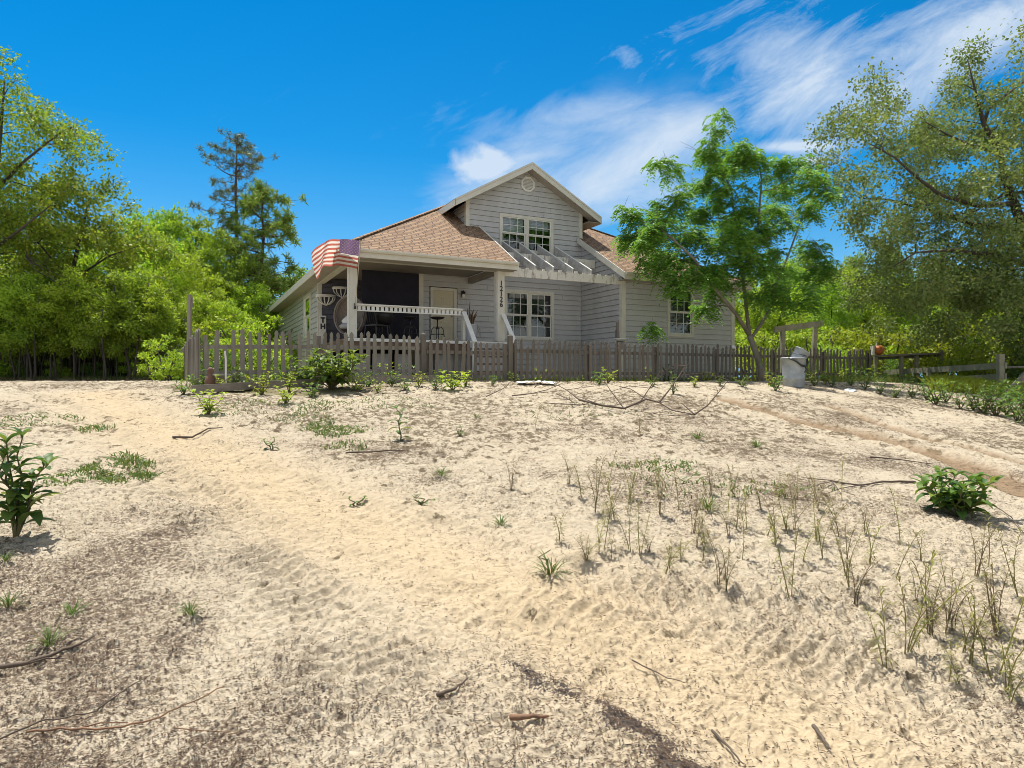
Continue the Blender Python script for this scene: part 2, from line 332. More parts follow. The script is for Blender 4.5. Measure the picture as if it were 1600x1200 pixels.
def poly_dist(x, y, pts):
    d = np.full(x.shape, 1e9); along = np.zeros(x.shape)
    acc = 0
    for (ax, ay), (bx, by) in zip(pts[:-1], pts[1:]):
        vx, vy = bx - ax, by - ay; L2 = vx * vx + vy * vy; t = np.clip(((x - ax) * vx + (y - ay) * vy) / L2, 0, 1)
        dd = np.hypot(x - ax - t * vx, y - ay - t * vy); m = dd < d; d = np.where(m, dd, d); along = np.where(m, acc + t * math.sqrt(L2), along); acc += math.sqrt(L2)
    return d, along
def trace(*pts): return [tuple(hit(a, b)[:2]) for a, b in pts]
drive = trace((150, 618), (215, 660), (330, 720), (470, 790), (640, 860), (800, 930), (960, 1000), (1130, 1085), (1300, 1190))
drive2 = trace((60, 640), (70, 700), (120, 780), (230, 870), (420, 960), (640, 1060))
rut1 = trace((1130, 622), (1230, 652), (1330, 675), (1430, 700), (1520, 728), (1620, 775))
rut2 = trace((1290, 634), (1400, 668), (1500, 695), (1620, 730))
scorch = trace((700, 1010), (790, 1050), (880, 1085), (950, 1110), (1000, 1150), (1075, 1205))
tread1 = trace((820, 930), (1000, 955), (1200, 985), (1420, 1040), (1600, 1100)); tread2 = trace((960, 905), (1200, 925), (1600, 960))
tread3 = trace((250, 735), (360, 830), (460, 920), (520, 1000), (560, 1100))
wheel1 = trace((60, 622), (130, 655), (235, 735), (370, 810), (560, 885), (760, 965), (960, 1060), (1150, 1190)); wheel2 = trace((215, 622), (270, 672), (390, 735), (560, 795), (760, 860), (980, 935), (1250, 1040), (1560, 1190))
def fields(x, y):
    dd, _ = poly_dist(x, y, drive); pale = np.exp(-(dd / .75)**2)
    d1, a1 = poly_dist(x, y, rut1); d2, a2 = poly_dist(x, y, rut2)
    rut = np.maximum(np.exp(-(d1 / .33)**4), .8 * np.exp(-(d2 / .16)**4))
    ds, _ = poly_dist(x, y, scorch); wig = .06 * pnoise(x * 6, y * 6, 91)
    _, al = poly_dist(x, y, scorch); sc = np.exp(-((ds + wig) / (.05 + .10 * np.clip(al / 1.2, 0, 1)))**2) * np.clip(al / .5, 0, 1) * np.clip(.75 + 1.1 * pnoise(x * 7, y * 7, 93), .1, 1)
    n = fbm(x * .55, y * .55, 21, 4, .55) + .35 * fbm(x * 2.3, y * 2.3, 33, 3)
    lit = np.clip(.44 + .62 * n, 0, 1) * (1 - .70 * pale)
    # needle-strewn patches under the trees at left and by the weeds
    lit = np.clip(lit + .22 * np.exp(-(((x + 3.9) / 1.3)**2 + ((y - 6.6) / 2.2)**2)) + .30 * np.exp(-(((x - 2.5) / 2.6)**2 + ((y - 8.2) / 1.8)**2)) + .32 * np.exp(-(((x + 2.2) / 1.5)**2 + ((y - 3.3) / 1.0)**2)), 0, 1)
    lit = np.maximum(lit, sc); wood = np.clip((np.hypot(x * .6, 0) - 5) / 6, 0, 1) * 0
    return pale, rut, sc, lit, (a1, d1, a2, d2)

ufine = np.linspace(-1.02, 1.02, 960); uout = np.geomspace(1.05, 60, 26)
us = np.concatenate([-uout[::-1], ufine, uout])
ys = np.concatenate([np.linspace(-60, 1.0, 14), np.linspace(1.5, 2.2, 6), np.geomspace(2.25, 30, 1020), np.geomspace(31, 320, 30)])
UU, YY = np.meshgrid(us, ys); XX = UU * np.maximum(YY, 2.2)
pale, rut, sc, lit, (a1, d1, a2, d2) = fields(XX, YY)
H = gh(XX, YY); fin = np.clip((34 - YY) / 10, 0, 1) * (np.abs(UU) < 1.03) * (YY > 1.2)
# scuffed, foot-printed sand
warpx = XX + .06 * pnoise(XX * 5, YY * 5, 51); warpy = YY + .06 * pnoise(XX * 5, YY * 5, 52)
r1 = fbm(warpx * 4.2, warpy * 5.0, 61, 3, .55); r2 = pnoise(warpx * 13, warpy * 17, 71); r3 = pnoise(XX * 34, YY * 40, 75)
rg1 = 1 - 2 * np.abs(pnoise(warpx * 5.5 + .8 * r1, warpy * 7.0, 83)); rg2 = 1 - 2 * np.abs(pnoise(warpx * 11, warpy * 16, 85)); rg3 = 1 - 2.4 * np.abs(pnoise(warpx * 25, warpy * 34, 87))
pits = np.clip(pnoise(warpx * 6.5, warpy * 6.5, 81) - .25, 0, 1)
rough_amt = np.clip(.75 + .6 * pnoise(XX * .35, YY * .35, 44), .35, 1.4) * (1 - .75 * rut)
H = H + fin * rough_amt * (1 - .35 * pale) * (.016 * r1 + .012 * rg1 + .016 * rg2 + .013 * rg3 + .009 * r2 + .007 * r3 - .06 * pits)
for tr, w in ((tread1, .42), (tread2, .36), (tread3, .38)):
    dt, at = poly_dist(XX, YY, tr); ph = at * 2 * np.pi / .13 + 20 * (dt) + 1.5 * pnoise(XX * 2, YY * 2, 66)
    H = H + fin * np.exp(-(dt / w)**4) * .030 * np.clip(np.sin(ph) + .35 * np.sin(2 * ph), -.4, 1) * np.clip(.75 + pnoise(XX * 1.5, YY * 1.5, 67), .1, 1)
for wt_ in (wheel1, wheel2):
    dw, aw = poly_dist(XX, YY, wt_); dw = dw + .05 * pnoise(XX * 1.7, YY * 1.7, 141); H = H + fin * (-.035 * np.exp(-(dw / .20)**4) + .022 * np.exp(-((dw - .30) / .08)**2) + .010 * np.exp(-(dw / .2)**4) * np.sin(aw * 2 * np.pi / .12 + 9 * dw) * np.clip(.3 + pnoise(XX * 1.1, YY * 1.1, 143), 0, 1))
H = H - .065 * rut + .02 * np.exp(-((d1 - .42) / .08)**2) + rut * .006 * np.sin(a1 * 2 * np.pi / .13 + d1 * 9)
nr, nc = XX.shape
VV = np.stack([XX, YY, H], -1).reshape(-1, 3)
ii = (np.arange(nr - 1)[:, None] * nc + np.arange(nc - 1)[None, :]).ravel()
FF = np.stack([ii, ii + 1, ii + nc + 1, ii + nc], -1)
# sand material
m, t, b, o = new_mat('pale_sand'); M['sand'] = m
at = N(t, 'ShaderNodeAttribute', attribute_name='zones'); sx = N(t, 'ShaderNodeSeparateColor'); t.links.new(at.outputs['Color'], sx.inputs[0])
at2 = N(t, 'ShaderNodeAttribute', attribute_name='zones_more'); sx2 = N(t, 'ShaderNodeSeparateColor'); t.links.new(at2.outputs['Color'], sx2.inputs[0])
nA = noise_tex(t, .9, 6, .6); nB = noise_tex(t, 30, 4, .7); nC = noise_tex(t, 9, 6, .65); nD = noise_tex(t, 300, 2, .5)
sand = mix(t, nA, (.44, .37, .272), (.50, .437, .335)); sand = mix(t, ramp(t, nC, [(.35, 0.), (.75, 1.)]), sand, (.395, .33, .235))
sand = mix(t, sx.outputs[0], sand, (.465, .37, .243))                         # yellower open driveway sand
def thr(noise_s, fld, k, c):                                              # speck mask = smoothstep(noise + field*k - c)
    a = N(t, 'ShaderNodeMath', operation='MULTIPLY_ADD'); t.links.new(fld, a.inputs[0]); a.inputs[1].default_value = k; t.links.new(noise_s, a.inputs[2])
    mr = N(t, 'ShaderNodeMapRange'); mr.interpolation_type = 'SMOOTHSTEP'; t.links.new(a.outputs[0], mr.inputs[0]); mr.inputs[1].default_value = c; mr.inputs[2].default_value = c + .06; return mr.outputs[0]
f1 = thr(nB, sx.outputs[1], .26, .72); nF = noise_tex(t, 5.5, 4, .62, stretch=(1, .75, 1)); f2 = thr(nF, sx2.outputs[2], .32, .61); nE = noise_tex(t, 85, 3, .6); f3 = thr(nE, sx.outputs[1], .22, .74)
def mulm(a, b_):
    n = N(t, 'ShaderNodeMath', operation='MULTIPLY'); t.links.new(a, n.inputs[0]); t.links.new(b_, n.inputs[1]); return n.outputs[0]
def mul(s, k):
    n = N(t, 'ShaderNodeMath', operation='MULTIPLY'); t.links.new(s, n.inputs[0]); n.inputs[1].default_value = k; return n.outputs[0]
c = mix(t, mul(mulm(f2, ramp(t, nC, [(.44, 0.), (.56, 1.)])), .9), sand, (.115, .088, .052)); c = mix(t, mul(f1, .8), c, (.16, .115, .08)); c = mix(t, mul(f3, .8), c, (.11, .085, .065))
c = mix(t, mul(sx.outputs[2], .95), c, (.255, .178, .108))                    # packed rut
c = mix(t, thr(nE, sx2.outputs[0], .42, .76), c, mix(t, nB, (.03, .026, .025), (.17, .14, .12)))          # scorched needle band
c = mix(t, sx2.outputs[1], c, mix(t, nC, (.10, .105, .04), (.22, .175, .10)))    # needle floor under the woods
c = mix(t, .35, c, mix(t, nD, (.25, .25, .25), (.75, .75, .75)), 'OVERLAY')
t.links.new(c, b.inputs['Base Color']); b.inputs['Roughness'].default_value = .95; b.inputs['Specular IOR Level'].default_value = .15
hmix = N(t, 'ShaderNodeMath', operation='MULTIPLY_ADD'); t.links.new(nC, hmix.inputs[0]); hmix.inputs[1].default_value = 2.0; t.links.new(nB, hmix.inputs[2]); bump(t, b, hmix.outputs[0], .75, .018)
me = quads_mesh('ground', VV, 4, M['sand'], FF); me.polygons.foreach_set('use_smooth', [True] * len(me.polygons))
wf = np.clip((YY - 27 - .4 * XX * (XX > 0)) / 3, 0, 1) * (XX < 2) + (XX >= 2) * np.clip((np.minimum(YY - 17 - .25 * (XX - 8), 6)) / 2.5 * (XX > 12.5), 0, 1)
wf = np.maximum(wf, np.clip((YY - 32) / 3, 0, 1)); pass
bd, _ = poly_dist(XX, YY, trace((300, 606), (380, 612), (470, 616), (560, 608), (690, 600))); wf = np.maximum(wf, .85 * np.exp(-((bd + .12 * pnoise(XX * 3, YY * 3, 19)) / .38)**2))
wf = np.clip(wf + .3 * fbm(XX * .8, YY * .8, 15, 3) * (wf > .02) * (wf < .98), 0, 1)
for nm, ch in (('zones', (pale, lit, rut)), ('zones_more', (sc, wf, np.clip((YY - 5.5) / 4, 0, 1) * np.clip(.45 + .8 * fbm(XX * .5, YY * .6, 121, 3), 0, 1) * (1 - .8 * pale)))):
    a = me.color_attributes.new(nm, 'FLOAT_COLOR', 'POINT'); arr = np.ones((nr * nc, 4), np.float32)
    for i in range(3): arr[:, i] = ch[i].ravel()
    a.data.foreach_set('color', arr.ravel())
tag(mobj('ground', me), kind='structure')

# ------------------------------------------------------------------ the house
TH = math.atan(500 / F); CU, SU = math.cos(TH), math.sin(TH); OX, OY = (546 - 800) / F * 18.2, 18.2
def HP(s, v, z=0): return Vector((OX + s * CU - v * SU, OY + s * SU + v * CU, z))
def HL(w): dx, dy = w[0] - OX, w[1] - OY; return (dx * CU + dy * SU, -dx * SU + dy * CU)
house = thing('house', 'grey lap-sided house with brown shingle roof, front gable, flag porch and bare white pergola', 'house', (OX, OY, 0), TH)
FL = 2.75; CE = 4.95; PI_ = .577
def zf(v): return 5.15 + PI_ * (v + .42)
def zl(s): return 5.15 + PI_ * (s + .47)
EX = .185; GAP = .016
def siding(axis, pos, outline, z0, z1, holes=(), out=-1, name='wall', mat_='siding', flip=False):
    """lap boards on a wall plane; axis 'v' = plane v=pos along s, axis 's' = plane s=pos along v. outline(z)->(a0,a1)"""
    mb = MB(); zs = []; k = 0; holes0 = list(holes)
    while z0 + k * EX < z1: zs.append(z0 + k * EX); k += 1
    zs.append(z1)
    def pt(a, z, d):
        return (a, pos + out * d, z) if axis == 'v' else (pos + out * d, a, z)
    for za, zb in zip(zs[:-1], zs[1:]):
        jr = random.Random(int(za * 1000) + int(pos * 100)); holes = list(holes0); o_ = outline((za + zb) / 2)
        if o_[1] - o_[0] > 2.6:
            ja = jr.uniform(o_[0] + .8, o_[1] - .8)
            if not any(h[0] - .15 < ja < h[1] + .15 and h[2] < zb and h[3] > za for h in holes0): holes.append((ja, ja + .004, za, zb))
        cuts = sorted({za, zb} | {h for ho in holes0 for h in ho[2:] if za < h < zb})
        def dep(z): return .026 - .020 * (z - za) / EX
        for ca_, cb_ in zip(cuts[:-1], cuts[1:]):
            segs = [(outline(ca_ + 1e-4), outline(cb_ - 1e-4))]; a0, a1 = segs[0][0]; b0, b1 = segs[0][1]
            if a1 - a0 < .01 and b1 - b0 < .01: continue
            zm = (ca_ + cb_) / 2; hs_ = sorted([(h[0], h[1]) for h in holes if h[2] < zm < h[3]])
            L_ = [a0, b0]; pieces = []
            for h0, h1 in hs_: pieces.append((L_[0], h0, L_[1], h0)); L_ = [h1, h1]
            pieces.append((L_[0], a1, L_[1], b1))
            for p0, p1, q0, q1 in pieces:
                if p1 - p0 < .004 and q1 - q0 < .004: continue
                mb.add([pt(p0, ca_, dep(ca_)), pt(p1, ca_, dep(ca_)), pt(q1, cb_ - (GAP if cb_ == zb else 0), dep(cb_)), pt(q0, cb_ - (GAP if cb_ == zb else 0), dep(cb_))], [(0, 1, 2, 3)])
                if ca_ == za:
                    mb.add([pt(p0, ca_, dep(ca_)), pt(p1, ca_, dep(ca_)), pt(p1, ca_, -.02), pt(p0, ca_, -.02)], [(0, 1, 2, 3)])
                if cb_ == zb: mb.add([pt(q0, cb_ - GAP, dep(cb_)), pt(q1, cb_ - GAP, dep(cb_)), pt(q1, cb_ - GAP, -.02), pt(q0, cb_ - GAP, -.02), pt(q1, cb_, -.02), pt(q0, cb_, -.02)], [(0, 1, 2, 3), (3, 2, 4, 5)])
    return mb.build(name, M[mat_], house)

def hung_window(a0, a1, z0, z1, axis, pos, out, sashes, cols=3, rows=2, tr=.10, blind=None, mull=.12, label=None):
    """double-hung window group: trim, sash bars, glass, dark room niche behind"""
    def bx(mb, x0, x1, d0, d1, zz0, zz1):
        lo, hi = sorted((pos + out * d0, pos + out * d1))
        return mb.box(x0, x1, lo, hi, zz0, zz1) if axis == 'v' else mb.box(lo, hi, x0, x1, zz0, zz1)
    fr_ = MB()
    bx(fr_, a0 - tr, a0, -.06, .05, z0 - tr, z1 + tr); bx(fr_, a1, a1 + tr, -.06, .05, z0 - tr, z1 + tr)
    bx(fr_, a0, a1, -.06, .047, z1, z1 + tr); bx(fr_, a0, a1, -.06, .055, z0 - tr, z0)
    w = (a1 - a0 - mull * (sashes - 1)) / sashes
    for i in range(1, sashes): bx(fr_, a0 + i * w + (i - 1) * mull, a0 + i * (w + mull), -.05, .04, z0, z1)
    win = fr_.build('window', M['trim'], house)
    if label: win['label'] = label
    for i in range(sashes):
        x0 = a0 + i * (w + mull); x1 = x0 + w; zm = (z0 + z1) / 2
        for zz0, zz1, d in ((zm, z1, .012), (z0, zm, -.018)):
            sb = MB(); f_ = .035
            bx(sb, x0, x0 + f_, d - .02, d + .012, zz0, zz1); bx(sb, x1 - f_, x1, d - .02, d + .012, zz0, zz1)
            bx(sb, x0 + f_, x1 - f_, d - .02, d + .012, zz0, zz0 + f_); bx(sb, x0 + f_, x1 - f_, d - .02, d + .012, zz1 - f_, zz1)
            for k in range(1, cols):
                xc = x0 + f_ + (x1 - x0 - 2 * f_) * k / cols; bx(sb, xc - .010, xc + .010, d - .012, d + .008, zz0 + f_, zz1 - f_)
            for k in range(1, rows):
                zc = zz0 + f_ + (zz1 - zz0 - 2 * f_) * k / rows; bx(sb, x0 + f_, x1 - f_, d - .010, d + .006, zc - .010, zc + .010)
            sb.build('sash', M['white'], win)
            pb = MB(); pz = pos + out * (d - .004)
            q = [(x0 + f_, zz0 + f_), (x1 - f_, zz0 + f_), (x1 - f_, zz1 - f_), (x0 + f_, zz1 - f_)]
            pb.add([(a, pz, z) if axis == 'v' else (pz, a, z) for a, z in q], [(0, 1, 2, 3)]); pb.build('pane', M['glass'], win)
        if blind and blind[i]:
            bz = z1 - (z1 - z0) * blind[i][0]; bb = MB(); nsl = max(3, int((z1 - bz) / .05))
            for k in range(nsl): zz = bz + (z1 - bz) * k / nsl; bx(bb, x0 + .02, x1 - .02, -.15, -.13, zz, zz + (z1 - bz) / nsl * .86)
            bb.build('blind', M[blind[i][1]], win)
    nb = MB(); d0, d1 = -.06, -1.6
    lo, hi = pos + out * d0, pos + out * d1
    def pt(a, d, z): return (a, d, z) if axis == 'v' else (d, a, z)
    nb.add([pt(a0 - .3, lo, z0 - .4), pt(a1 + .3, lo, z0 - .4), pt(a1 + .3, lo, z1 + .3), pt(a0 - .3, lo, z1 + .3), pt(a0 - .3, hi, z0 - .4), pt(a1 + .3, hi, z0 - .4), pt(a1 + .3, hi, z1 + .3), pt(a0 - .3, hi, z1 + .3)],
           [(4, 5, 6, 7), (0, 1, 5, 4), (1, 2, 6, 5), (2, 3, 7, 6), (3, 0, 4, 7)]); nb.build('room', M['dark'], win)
    return win

VD = 2.6; SR = 9.2; SE = 14.25; DL, DR = 4.56, 9.2; DA = 6.88; DZ = 7.62; DAZ = 9.2
BOT = 1.38
# recessed front wall with the dormer gable above (one plane)
W1 = (5.98 + .1, 8.01 - .1, 3.1, 4.68); W2 = (5.80 + .1, 7.98 - .1, 6.22, 7.36)
def gable(z):
    if z < 6.8: return (3.0, SR)
    if z < 7.75: return (DL, DR)
    k = (z - 7.75) / .56
    return (DL - .1 + k + .1, DR - k)
def gout(z):
    top = 9.1; hw = max(0.0, (top - z) / .56)
    lo, hi = (3.0, SR) if z < 6.8 else (DL, DR)
    return (max(lo, DA - hw), min(hi, DA + hw)) if hw > 0 else (DA, DA)
DOOR = (3.27, 4.17, FL, 4.66)
siding('v', VD, gout, BOT, 9.08, [(W1[0] - .05, W1[1] + .05, W1[2] - .05, W1[3] + .05), (W2[0] - .05, W2[1] + .05, W2[2] - .05, W2[3] + .05), (DOOR[0] - .05, DOOR[1] + .05, BOT, DOOR[3] + .05)])
# wing side wall, wing front wall, left wall, porch back wall, right wall, rear wall
siding('s', SR, lambda z: (max(.0, (z - 5.35) / PI_), VD), BOT, 6.75, name='wall')
W3 = (11.12 + .11, 12.34 - .11, 3.2, 4.76)
siding('v', 0.0, lambda z: (SR, SE), BOT, 5.05, [(W3[0] - .05, W3[1] + .05, W3[2] - .05, W3[3] + .05)])
W4 = (6.6, 8.0, 3.25, 4.68)
siding('s', 0.0, lambda z: (4.98, 17.2), BOT, 5.0, [(W4[0] - .05, W4[1] + .05, W4[2] - .05, W4[3] + .05)])
siding('v', 4.98, lambda z: (0.0, 2.9), FL, 5.1, mat_='porchwall_shade')
siding('s', 2.9, lambda z: (VD, 4.98), FL, 5.1, mat_='porchwall_shade')
siding('s', SE, lambda z: (0, 17.2), BOT, 5.05, out=1)
siding('v', 17.2, lambda z: (0, SE), BOT, 5.05, out=1)
siding('s', DL, lambda z: (VD, 4.9), 6.7, 7.7)                                  # dormer cheek
siding('s', DR, lambda z: (VD, 4.9), 6.7, 7.7, out=1)
hung_window(*W1, 'v', VD, -1, 2, 3, 2, blind=[(.55, 'curtain'), (.48, 'curtain')])
hung_window(*W2, 'v', VD, -1, 2, 3, 2, blind=[(.46, 'blind'), (.30, 'blind')])
hung_window(*W3, 'v', 0.0, -1, 1, 3, 2, blind=[(1.0, 'curtain')])
hung_window(*W4, 's', 0.0, -1, 1, 1, 1, tr=.09, blind=[(.5, 'blind')])
MB().box(.1, SE - .05, 5.05, 17.1, 1.1, 2.6).build('foundation', M['block'], house); MB().box(3.0, SE - .06, VD + .05, 5.0, 1.1, 2.6).build('foundation', M['block'], house)
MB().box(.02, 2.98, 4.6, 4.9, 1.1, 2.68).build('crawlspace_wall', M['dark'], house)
# corner trims
def trimpiece(x0, x1, y0, y1, z0, z1, m_='trim', name='corner_trim'): return MB().box(x0, x1, y0, y1, z0, z1).build(name, M[m_], house)
trimpiece(SR - .035, SR + .13, -.035, .0, BOT, 5.02); trimpiece(SR - .036, SR, .001, .11, BOT, 5.02)
trimpiece(SE - .12, SE + .035, -.034, 0, BOT, 5.02)
trimpiece(SR - .06, SR - .027, VD - .05, VD - .02, BOT, 5.6, 'siding')
trimpiece(DL - .035, DL + .10, VD - .04, VD - .001, 6.74, 7.86); trimpiece(DL - .036, DL, VD, VD + .1, 6.74, 7.66)
trimpiece(DR - .10, DR + .035, VD - .04, VD - .001, 6.78, 7.86)
trimpiece(-.035, 0.0, 4.95, 5.06, BOT, CE); trimpiece(-.033, .11, 4.945, 4.98, FL, CE)
trimpiece(-.034, 0, 17.1, 17.235, BOT, 4.95)
trimpiece(2.85, 3.0, VD - .045, VD + .10, FL, 5.1)
# roof slabs
def slab(poly, zfun, mat_, th=.07, name='roof'):
    mb = MB(); n = len(poly); top = [(s, v, zfun(s, v)) for s, v in poly]; mb.prism([(x, y, z - th) for x, y, z in top], (0, 0, th)); ob = mb.build(name, M[mat_], house); return ob
FE = -.42; LE = -.47; RE = SE + .47; BE = 17.65
half = (RE - LE) / 2; RS = LE + half
zr_ = lambda s, v: 5.15 + PI_ * (RE - s)
slab([(LE, FE), (5.02, FE), (5.02, VD - .0), (DL - .02, VD), (DL - .02, DL - .02 - LE + FE)], lambda s, v: zf(v), 'shingle_f')
slab([(9.02, FE), (RE, FE), (DR + .02, RE - DR - .02 + FE), (DR + .02, VD), (9.02, VD)], lambda s, v: zf(v), 'shingle_f')
slab([(LE, FE), (RS, FE + half), (RS, BE - half), (LE, BE)], lambda s, v: zl(s), 'shingle_s')
slab([(RE, FE), (RE, BE), (RS, BE - half), (RS, FE + half)], zr_, 'shingle_s')
slab([(RE, BE), (LE, BE), (RS, BE - half)], lambda s, v: 5.15 + PI_ * (BE - v), 'shingle_f')
slab([(DL - .02, DL - .02 - LE + FE), (RS, FE + half), (DR + .02, RE - DR - .02 + FE)], lambda s, v: zf(v), 'shingle_f')
# hip ridge caps
def cap_strip(p, q, w=.16, name='ridge_cap'):
    mb = MB(); mb.bar((p[0], p[1], p[2] + .005), (q[0], q[1], q[2] + .005), w, .03); return mb.build(name, M['shingle_s'], house)
cap_strip((LE, FE, 5.16), (RS, FE + half, 5.16 + PI_ * half)); cap_strip((RE, FE, 5.16), (RS, FE + half, 5.16 + PI_ * half))
# dormer roof
DO = 2.14
DS = .56
slab([(3.98, DO), (DA, DO), (DA, 6.2), (3.98, 4.3)], lambda s, v: DAZ + .07 - DS * (DA - s), 'shingle_s')
slab([(DA, DO), (9.78, DO), (9.78, 4.3), (DA, 6.2)], lambda s, v: DAZ + .07 - DS * (s - DA), 'shingle_s')
def rake(p, q, h=.19, w=.03, name='fascia', m_='trim'): return MB().bar(p, q, w, h).build(name, M[m_], house)
def dz_(s): return DAZ - DS * abs(s - DA)
for s0, s1 in ((3.98, DA), (DA, 9.78)):
    mb = MB(); mb.prism([(s0, DO - .03, dz_(s0) - .18), (s1, DO - .03, dz_(s1) - .18), (s1, DO - .03, dz_(s1) + .0), (s0, DO - .03, dz_(s0) + .0)], (0, .03, 0)); mb.build('fascia', M['trim'], house)
    mb = MB(); mb.prism([(s0, DO - .05, dz_(s0) + .002), (s1, DO - .05, dz_(s1) + .002), (s1, DO - .05, dz_(s1) + .062), (s0, DO - .05, dz_(s0) + .062)], (0, .045, 0)); mb.build('rake_trim', M['trim'], house)
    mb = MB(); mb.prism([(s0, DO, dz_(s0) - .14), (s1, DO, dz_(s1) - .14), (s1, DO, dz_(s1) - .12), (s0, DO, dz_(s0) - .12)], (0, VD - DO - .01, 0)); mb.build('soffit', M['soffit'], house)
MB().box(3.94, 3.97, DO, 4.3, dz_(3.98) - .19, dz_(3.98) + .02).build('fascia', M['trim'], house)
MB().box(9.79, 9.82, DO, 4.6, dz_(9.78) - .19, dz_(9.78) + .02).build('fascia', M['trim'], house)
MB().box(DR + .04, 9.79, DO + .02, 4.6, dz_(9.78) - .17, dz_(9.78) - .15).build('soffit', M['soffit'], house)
# eave fascias / gutters
def eave_front(s0, s1):
    MB().box(s0, s1, FE - .02, FE + .005, 4.93, 5.06).build('fascia', M['trim'], house)
    g = MB(); g.prism([(s0, FE - .02, 5.06), (s0, FE - .10, 5.07), (s0, FE - .13, 5.11), (s0, FE - .13, 5.155), (s0, FE - .10, 5.155), (s0, FE - .10, 5.13), (s0, FE - .02, 5.13)], (s1 - s0, 0, 0)); g.build('gutter', M['trim'], house)
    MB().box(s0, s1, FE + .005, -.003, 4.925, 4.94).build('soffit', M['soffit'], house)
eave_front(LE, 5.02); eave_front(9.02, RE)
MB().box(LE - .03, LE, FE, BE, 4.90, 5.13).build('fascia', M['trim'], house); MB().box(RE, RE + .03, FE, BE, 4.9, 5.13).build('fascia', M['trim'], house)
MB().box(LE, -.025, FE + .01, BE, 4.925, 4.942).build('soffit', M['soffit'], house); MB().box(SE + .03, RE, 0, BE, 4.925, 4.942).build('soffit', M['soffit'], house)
MB().box(LE, RE, BE, BE + .03, 4.9, 5.13).build('fascia', M['trim'], house)
# roof edges facing the recess
for s0, nm in ((5.02, 1), (8.99, -1)):
    mb = MB(); mb.prism([(s0, FE - .02, zf(FE) - .22), (s0, VD - .045, zf(VD) - .22), (s0, VD - .045, zf(VD) + .004), (s0, FE - .02, zf(FE) + .004)], (.03, 0, 0)); mb.build('fascia', M['white' if nm > 0 else 'trim'], house)
MB().prism([(9.02, FE + .01, zf(FE) - .17), (9.02, VD - .03, zf(VD) - .17), (9.17, VD - .03, zf(VD) - .17), (9.17, FE + .01, zf(FE) - .17)], (0, 0, .02)).build('soffit', M['soffit'], house)
# porch: floor, rim, posts, beams, ceiling, dark screen
MB().box(-.06, 4.84, -.06, 4.97, FL - .06, FL - .002).build('porch_floor', M['brown'], house)
MB().box(-.06, 4.84, -.09, -.065, FL - .10, FL - .012).build('porch_edge', M['white'], house)
MB().box(-.04, 4.82, -.05, -.02, FL - .32, FL - .06).build('porch_skirt', M['brown'], house)
MB().box(-.04, -.01, .0, 4.96, FL - .32, FL - .06).build('porch_skirt', M['brown'], house)
for k in range(6): MB().box(.08 + k * .66, .08 + k * .66 + .50, .35, .40, 1.2, FL - .42).build('foundation_panel', M['block'], house)
def post(s0, s1, v0, v1, m_='trim'):
    mb = MB(); mb.box(s0, s1, v0, v1, FL, CE - .02); p = mb.build('porch_post', M[m_], house)
    MB().box(s0 - .02, s0 - .002, v0 + .02, v1 - .02, FL + .02, CE - .03).build('post_trim', M['white'], p); return p
pl = post(0.0, .21, 0.0, .24); pr = post(4.54, 4.78, 0.0, .24)
MB().box(-.01, 4.80, -.003, .235, CE - .02, 5.09).build('porch_beam', M['trim'], house)
MB().box(-.012, .20, .24, 4.94, CE - .05, 5.08).build('porch_beam', M['trim'], house); MB().box(4.60, 4.78, .24, VD - .03, CE - .06, 5.08).build('porch_beam', M['ceil'], house)
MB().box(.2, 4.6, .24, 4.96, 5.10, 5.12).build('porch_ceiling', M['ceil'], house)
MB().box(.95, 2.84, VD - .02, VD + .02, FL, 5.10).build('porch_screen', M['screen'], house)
# rail
rl = MB(); rl.box(.215, 3.42, .03, .17, FL + .93, FL + .965); rl.box(.215, 3.42, .075, .125, FL + .905, FL + .929); rl.box(.215, 3.42, .075, .125, FL + .76, FL + .795)
rr = rl.build('railing', M['white'], house)
rb = MB(); 
for k in range(24): x = .25 + k * .132; rb.box(x, x + .085, .085, .115, FL + .796, FL + .904)
rb.build('railing_blocks', M['white'], rr)
MB().box(3.40, 3.49, .04, .16, FL, FL + .90).build('railing_post', M['trim'], rr)
# front door
dr = MB().box(DOOR[0] + .08, DOOR[1] - .08, VD + .01, VD + .05, FL, DOOR[3] - .08).build('door', M['door'], house)
pp = MB()
for cx in (3.42, 3.74):
    for z0_, z1_ in ((FL + 1.38, FL + 1.62), (FL + .72, FL + 1.28), (FL + .14, FL + .62)):
        for a_, b_, c_, d_ in ((cx, cx + .25, z0_, z0_ + .025), (cx, cx + .25, z1_ - .025, z1_), (cx, cx + .025, z0_ + .025, z1_ - .025), (cx + .225, cx + .25, z0_ + .025, z1_ - .025)): pp.box(a_, b_, VD - .002, VD + .012, c_, d_)
pp.build('door_panel', M['door'], dr)
hb = MB(); hb.lathe([(0, -.05), (.022, -.045), (.03, -.025), (.022, 0), (.01, .005), (.01, .04)], 10, (4.02, VD - .0, FL + .98), tilt=Matrix.Rotation(R(-90), 3, 'X')); hb.build('handle', M['brass'], dr, True)
df = MB(); df.box(DOOR[0] - .02, DOOR[0] + .08, VD - .05, VD + .02, FL, DOOR[3] + .02); df.box(DOOR[1] - .08, DOOR[1] + .02, VD - .05, VD + .02, FL, DOOR[3] + .02); df.box(DOOR[0] + .08, DOOR[1] - .08, VD - .049, VD + .02, DOOR[3] - .08, DOOR[3] + .02)
df.build('door_frame', M['trim'], house)
